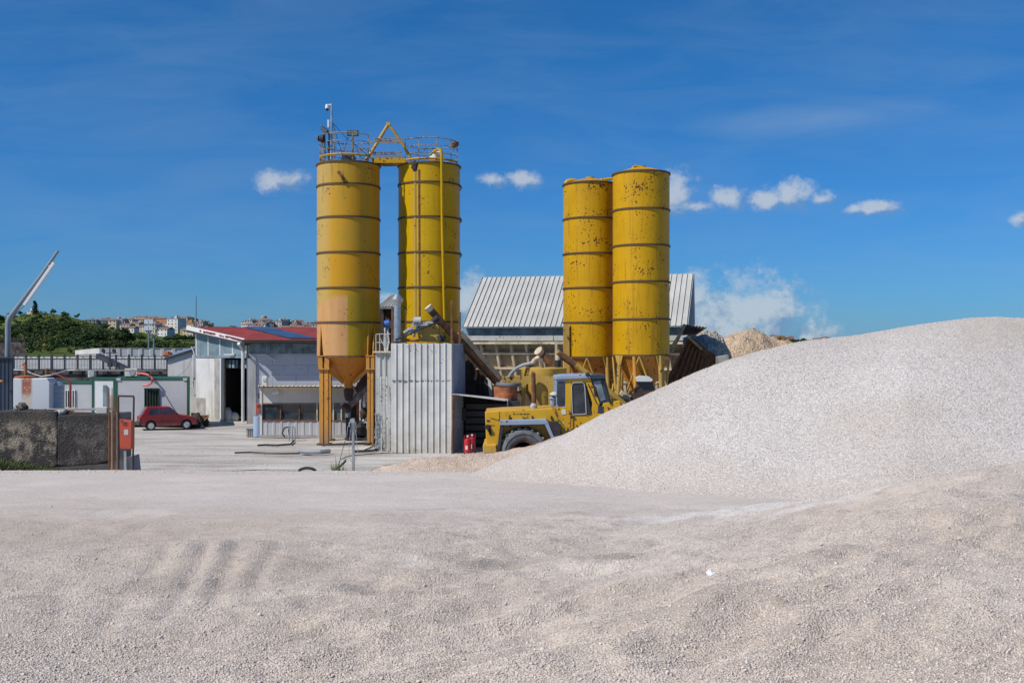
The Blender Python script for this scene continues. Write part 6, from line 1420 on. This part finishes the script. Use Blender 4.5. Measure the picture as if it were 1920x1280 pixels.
rg = random.Random(11)
protos = [('round', LF), ('loose', LF2), ('round', LF2), ('tall', LF), ('loose', LF3)]
kinds = {0:'dark rounded tree', 1:'loose mid green tree', 2:'rounded bright green tree', 3:'narrow dark upright tree', 4:'thin olive green tree'}
P_ = [make_tree(k_, rg, 7, m_) for k_, m_ in protos]; used = set()
tree_n = [0]
def put_tree(ki, px, py_base, D=None, H=7, label=None, wd=1.0, group='trees on the far hills'):
    # find the distance on the hill where this pixel row meets the ground
    u = (px-960)/F
    if D is None:
        best = None
        for d in np.arange(262, 900, 4.0):
            z = hz(u*d, d); y = HOR-(z-EYE)*F/d
            if y <= py_base: best = d; break
        D = best or 480
    H = H*D/F
    o = P_[ki] if ki not in used else copy_tree(P_[ki]); used.add(ki)
    o.location = (u*D, D, hz(u*D, D)-.3); s = H/7; o.scale = (s*wd, s*wd, s); o.rotation_euler = (0, 0, rg.uniform(0, 6.28))
    o['label'] = label or kinds[ki]+' in the shrubby cover of the green hillside'; o['group'] = group; return o
special = [(0,233,650,None,37,'broad dark rounded tree beside the bright grass slope',1.25), (0,187,646,None,31,'dark rounded tree left of the broad one by the grass slope',1.05), (0,165,646,None,25,'smaller dark tree touching the dark rounded pair on the hill',.9),
           (1,144,599,474,13,'lone little tree on the skyline right of the hilltop',.8), (1,22,596,474,15,'bushy tree on the hilltop left of the bent lamp pole',1.4), (1,38,594,476,11,'low tree on the hilltop at the bend of the lamp pole',1.2),
           (3,66,612,470,28,'upright dark tree on the upper hill face',.9), (0,100,600,474,12,'tree on the ridge to the right of the hilltop',1), (1,120,601,474,9,'low bush like tree on the ridge slope',1.2),
           (2,118,626,None,24,'big leafy tree in the middle of the hill face',1.1), (2,20,640,None,26,'leafy tree at the left foot of the hill',1.2),
           (0,395,614,640,26,'dense dark tree cluster just right of the tall rod',1.0), (0,415,614,630,24,'first dark tree of the clump above the red roof',1.3), (2,432,614,625,29,'tallest tree of the clump above the red roof',1.2), (0,449,614,630,24,'right hand tree of the clump above the red roof',1.2), (0,468,614,640,19,'lower dark tree right of the clump above the red roof',1.3), (2,484,614,660,16,'last small tree of the row above the red roof',1.2), (0,380,614,660,20,'dark tree against the hilltop houses by the rod',1.0)]
for ki, px, py, D, H, lab, wd in special: put_tree(ki, px, py, D, H, lab, wd)
for i in range(95):
    px = rg.uniform(-60, 350); s1 = np.interp(px, S1x, S1y); py = rg.uniform(s1+6, 668)
    if px > 215 and py < 650: 
        if rg.random() < .85: continue
    put_tree(rg.choice([0,1,2,2,1,4,3]), px, py, None, rg.uniform(12, 22), None, rg.uniform(.9,1.4))
for i in range(36):
    px = rg.uniform(150, 600); put_tree(rg.choice([0,1,2]), px, 0, rg.uniform(600, 740), rg.uniform(7, 12), 'small tree among the houses of the hilltop town', 1.1, 'trees in the far town')
for i in range(14):
    px = rg.uniform(300, 375); put_tree(rg.choice([0,2]), px, 0, 575+(px-300)*.5, rg.uniform(9, 14), 'green tree in the row below the far town houses', 1.3, 'trees in the far town')
for i in range(26):
    px = 1460+i*4.6+rg.uniform(-2,2); put_tree(rg.choice([0,1,2]), px, 0, rg.uniform(730, 790), rg.uniform(5, 8), 'green tree on the distant low ridge at the right', 1.4, 'trees on the distant right ridge')
for i, q in enumerate(P_):
    if i not in used: bpy.data.objects.remove(q)
# scrub blanket over the hill face
mb = MB()
for i in range(3400):
    px = rg.uniform(-150, 380); s1 = np.interp(px, S1x, S1y); t_ = rg.random()
    u = (px-960)/F; d = 262+218*rg.random()**.8
    y = HOR-(hz(u*d, d)-EYE)*F/d
    grassy = vn = float(vnoise(np.array([u*d*.018]), np.array([d*.018]), 5)[0])
    if grassy > .60 and rg.random() < .8: continue
    if px > 225 and y < 648: continue
    if px > 130 and y < s1+10 and rg.random() < .8: continue
    r = rg.uniform(.8, 2.0); clump(mb, (u*d, d, hz(u*d, d)+r*.35), r, 20, rg, .36)
o = single('scrub', mb, SHR, 'dense green scrub with yellow flowering broom covering the hillside', 'scrub'); o['kind'] = 'stuff'
mb = MB()
for i in range(900):
    px = rg.uniform(1380, 2100); u = (px-960)/F; d = rg.uniform(650, 800); r = rg.uniform(.8, 1.7); clump(mb, (u*d, d, hz(u*d, d)+r*.3), r, 14, rg, .5)
o = single('far_wood', mb, LF, 'distant band of green trees on the ridge behind the gravel heap', 'wood'); o['kind'] = 'stuff'

# ------------------------------------------------------------------ houses
def hmat(n, c): return paint(n, c, .85, var=.08, vs=.3)
HM = {'white': hmat('white render', (.62,.60,.56)), 'cream': hmat('cream render', (.56,.47,.35)), 'pink': hmat('pink render', (.55,.28,.24)), 'orange': hmat('orange render', (.50,.22,.09)), 'grey': hmat('grey render', (.36,.35,.34)), 'yellow': hmat('yellow render', (.52,.42,.18))}
TILE = paint('terracotta tiles', (.22,.14,.105), .9, var=.3, vs=.6); SLATE = paint('grey flat roof', (.30,.28,.27), .9)
def house(colr, w_, d_, h, roof, nf, nc):
    t = thing('house', 'x', 'house', (0,0,0))
    part('wall', MB().bx(-w_/2, w_/2, -d_/2, d_/2, -3, h), HM[colr], t)
    if roof == 'gable':
        part('roof', MB().prism([(-w_/2-.4,-d_/2-.4,h),(-w_/2-.4,0,h+d_*.22),(-w_/2-.4,d_/2+.4,h)], (w_+.8,0,0)), TILE, t)
    elif roof == 'hip':
        part('roof', MB().add([(-w_/2-.4,-d_/2-.4,h),(w_/2+.4,-d_/2-.4,h),(w_/2+.4,d_/2+.4,h),(-w_/2-.4,d_/2+.4,h),(-w_*.15,0,h+d_*.2),(w_*.15,0,h+d_*.2)], [(0,1,5,4),(1,2,5),(2,3,4,5),(3,0,4),(3,2,1,0)]), TILE, t)
    else:
        part('roof', MB().bx(-w_/2-.3, w_/2+.3, -d_/2-.3, d_/2+.3, h, h+.45), SLATE, t)
        part('stair_head', MB().bx(-1.4, 1.0, -1, 1.5, h+.45, h+2.2), HM[colr], t)
    for f in range(nf):
        for c in range(nc):
            x = -w_/2+(c+.5)*w_/nc; z = 1.2+f*3; 
            part('window', MB().bx(x-.5, x+.5, -d_/2-.06, -d_/2+.02, z, z+1.3), M['glass'], t)
    for f in range(nf): part('window', MB().bx(-w_/2-.06, -w_/2+.02, -.6, .6, 1.2+f*3, 2.5+f*3), M['glass'], t)
    return t
HP = {}
def put_house(spec, px, D, rot, label, sc=1, dz=0, group='houses of the hilltop town'):
    if spec not in HP: HP[spec] = house(*spec); o = HP[spec]
    else: o = copy_tree(HP[spec])
    u = (px-960)/F; o.location = (u*D, D, hz(u*D, D)+dz); o.rotation_euler = (0,0,R(rot)); o.scale = (sc,sc,sc); o['label'] = label; o['group'] = group; return o
sp = {'block4': ('white', 13, 11, 12.5, 'flat', 4, 3), 'pink3': ('pink', 12, 9, 9, 'flat', 3, 3), 'orange3': ('orange', 15, 9, 8.5, 'hip', 2, 5), 'terrace': ('orange', 9, 9, 8.5, 'flat', 2, 2), 'cream2': ('cream', 11, 8, 6, 'gable', 2, 3), 'white2': ('white', 12, 8, 5.8, 'gable', 2, 3), 'grey3': ('grey', 10, 9, 9, 'flat', 3, 3), 'white1': ('white', 14, 7, 4, 'gable', 1, 4), 'yellow2': ('yellow', 8, 8, 7, 'hip', 2, 2), 'cream3': ('cream', 12, 9, 9, 'hip', 3, 3)}
named = [('pink3',223,690,-18,'pink flat roofed house at the left end of the hilltop town',1),('block4',331,672,-24,'tall white apartment block in the middle of the hilltop town',1),('orange3',303,725,-10,'long orange house with tiled roof left of the tall white block',1),
  ('terrace',359,700,-20,'orange brown block beside the thin tall rod',1),('white1',243,640,-15,'long low white gabled house above the bright grass slope',1),('white2',311,630,-30,'white house with dark side wall below the tall white block',1.05),('yellow2',346,715,-12,'small yellow house between the white block and the orange brown block',1),
  ('grey3',377,700,-15,'pale grey flat block right of the rod on the ridge',1),('white2',270,742,-8,'white gabled house on the crest left of the long orange house',1),('cream3',288,650,-22,'cream house with tiled roof near the floodlight mast',.9),('cream2',206,730,-10,'low cream house on the crest left of the pink one',.8),
  ('white2',257,690,-25,'white house with tiled roof right of the pink block',.95),('grey3',280,735,0,'grey block on the crest behind the floodlight mast',.8),('cream2',357,640,-15,'cream tiled house low on the slope near the dark tree',.9)]
for s_, px, D, rt, lab, sc in named: put_house(sp[s_], px, D, rt, lab, sc*.74)
nm = {'cream2':'small cream house with tiled gable roof','white2':'small white house with tiled gable roof','grey3':'small grey flat roofed house','cream3':'cream three storey house with hipped roof','yellow2':'small yellow house with hipped roof','white1':'low white gabled house'}
for i in range(84):
    k_ = rg.choice(['white2','white2','white1','cream2','grey3','cream3','yellow2','grey3']); px = 170+i*2.65+rg.uniform(-2.5,2.5); put_house(sp[k_], px, rg.uniform(655, 775), rg.uniform(-30, 10), nm[k_]+' packed in the left part of the hilltop town', rg.uniform(.45,.75), group='houses in the left of the town')
for i in range(64):
    k_ = rg.choice(['white2','white2','white1','cream2','grey3','cream3','grey3']); px = 462+i*2.2+rg.uniform(-2,2); put_house(sp[k_], px, rg.uniform(720, 790), rg.uniform(-30, 20), nm[k_]+' crowded on the ridge between red roof and silos', rg.uniform(.5,.8), .3, 'houses in the right of the town')
for i, (px, k_) in enumerate([(1449,'cream3'),(1456,'terrace'),(1463,'orange3'),(1473,'cream2'),(1483,'terrace'),(1530,'white2'),(1540,'cream2'),(1547,'orange3'),(1554,'cream2')]):
    put_house(sp[k_], px, 760+i*3, rg.uniform(-20,20), {'cream3':'cream hipped house','terrace':'small orange flat block','orange3':'long orange tiled house','cream2':'low cream tiled house','white2':'low white tiled house'}[k_]+' on the distant right ridge above the gravel', .42, group='houses on the distant right ridge')
put_house(('white', 7, 6, 3.5, 'flat', 1, 2), 60, 478, -10, 'tiny pale hut among bushes on the hilltop', .45, group='huts')
# water tower
D = 800; u = (495-960)/F; zb = hz(u*D, D); t = thing('water_tower', 'grey mushroom water tower rising over the far ridge town', 'water tower', (u*D, D, zb))
zt0, zt1, zt2 = Z(603, D), Z(599.5, D), Z(592.5, D)
part('stem', MB().lathe([(.9, zb-3), (.8, zt0+.3)], (u*D, D, 0), 14), HM['grey'], t, smooth=True)
part('tank', MB().lathe([(.8, zt0), (2.2, zt1), (2.3, zt2), (1.8, zt2+.3), (0, zt2+.5)], (u*D, D, 0), 24), HM['grey'], t, smooth=True)
# floodlight masts
def sport_mast(px, D, ytop, ybase, label, full):
    c = Vector((X(px, D), D, 0)); t = thing('floodlight_mast', label, 'floodlight mast', c, 'sports ground masts')
    part('pole', MB().tube([c, P(px, ytop+20, D)], [.16,.11], 8), M['lamp_grey'], t)
    part('head_frame', MB().tube([P(px-8, ytop+20, D), P(px+8, ytop+20, D)], .06, 6).tube([P(px-7, ytop, D), P(px-6, ytop+20, D)], .06, 6).tube([P(px+7, ytop, D), P(px+6, ytop+20, D)], .06, 6).tube([P(px, ytop+29, D), P(px-5, ytop+20, D)], .06, 6).tube([P(px, ytop+29, D), P(px+5, ytop+20, D)], .06, 6), M['lamp_grey'], t)
    if full:
        for i in range(2):
            for j in range(2): part('lamp', MB().box(P(px-4.5+i*9, ytop+3+j*12, D-.2), (.62,.2,.62)), M['screen'], t); 
    else:
        for j in range(4): part('lamp', MB().box(P(px-5+(j%2)*9, ytop+3+(j//2)*11, D-.2), (.35,.3,.3)), M['hose'], t)
sport_mast(279, 145, 600, 665, 'floodlight mast with four square lamps before the town hill', True)
sport_mast(288.5, 152, 612, 665, 'thinner floodlight mast just behind the one with square lamps', False)
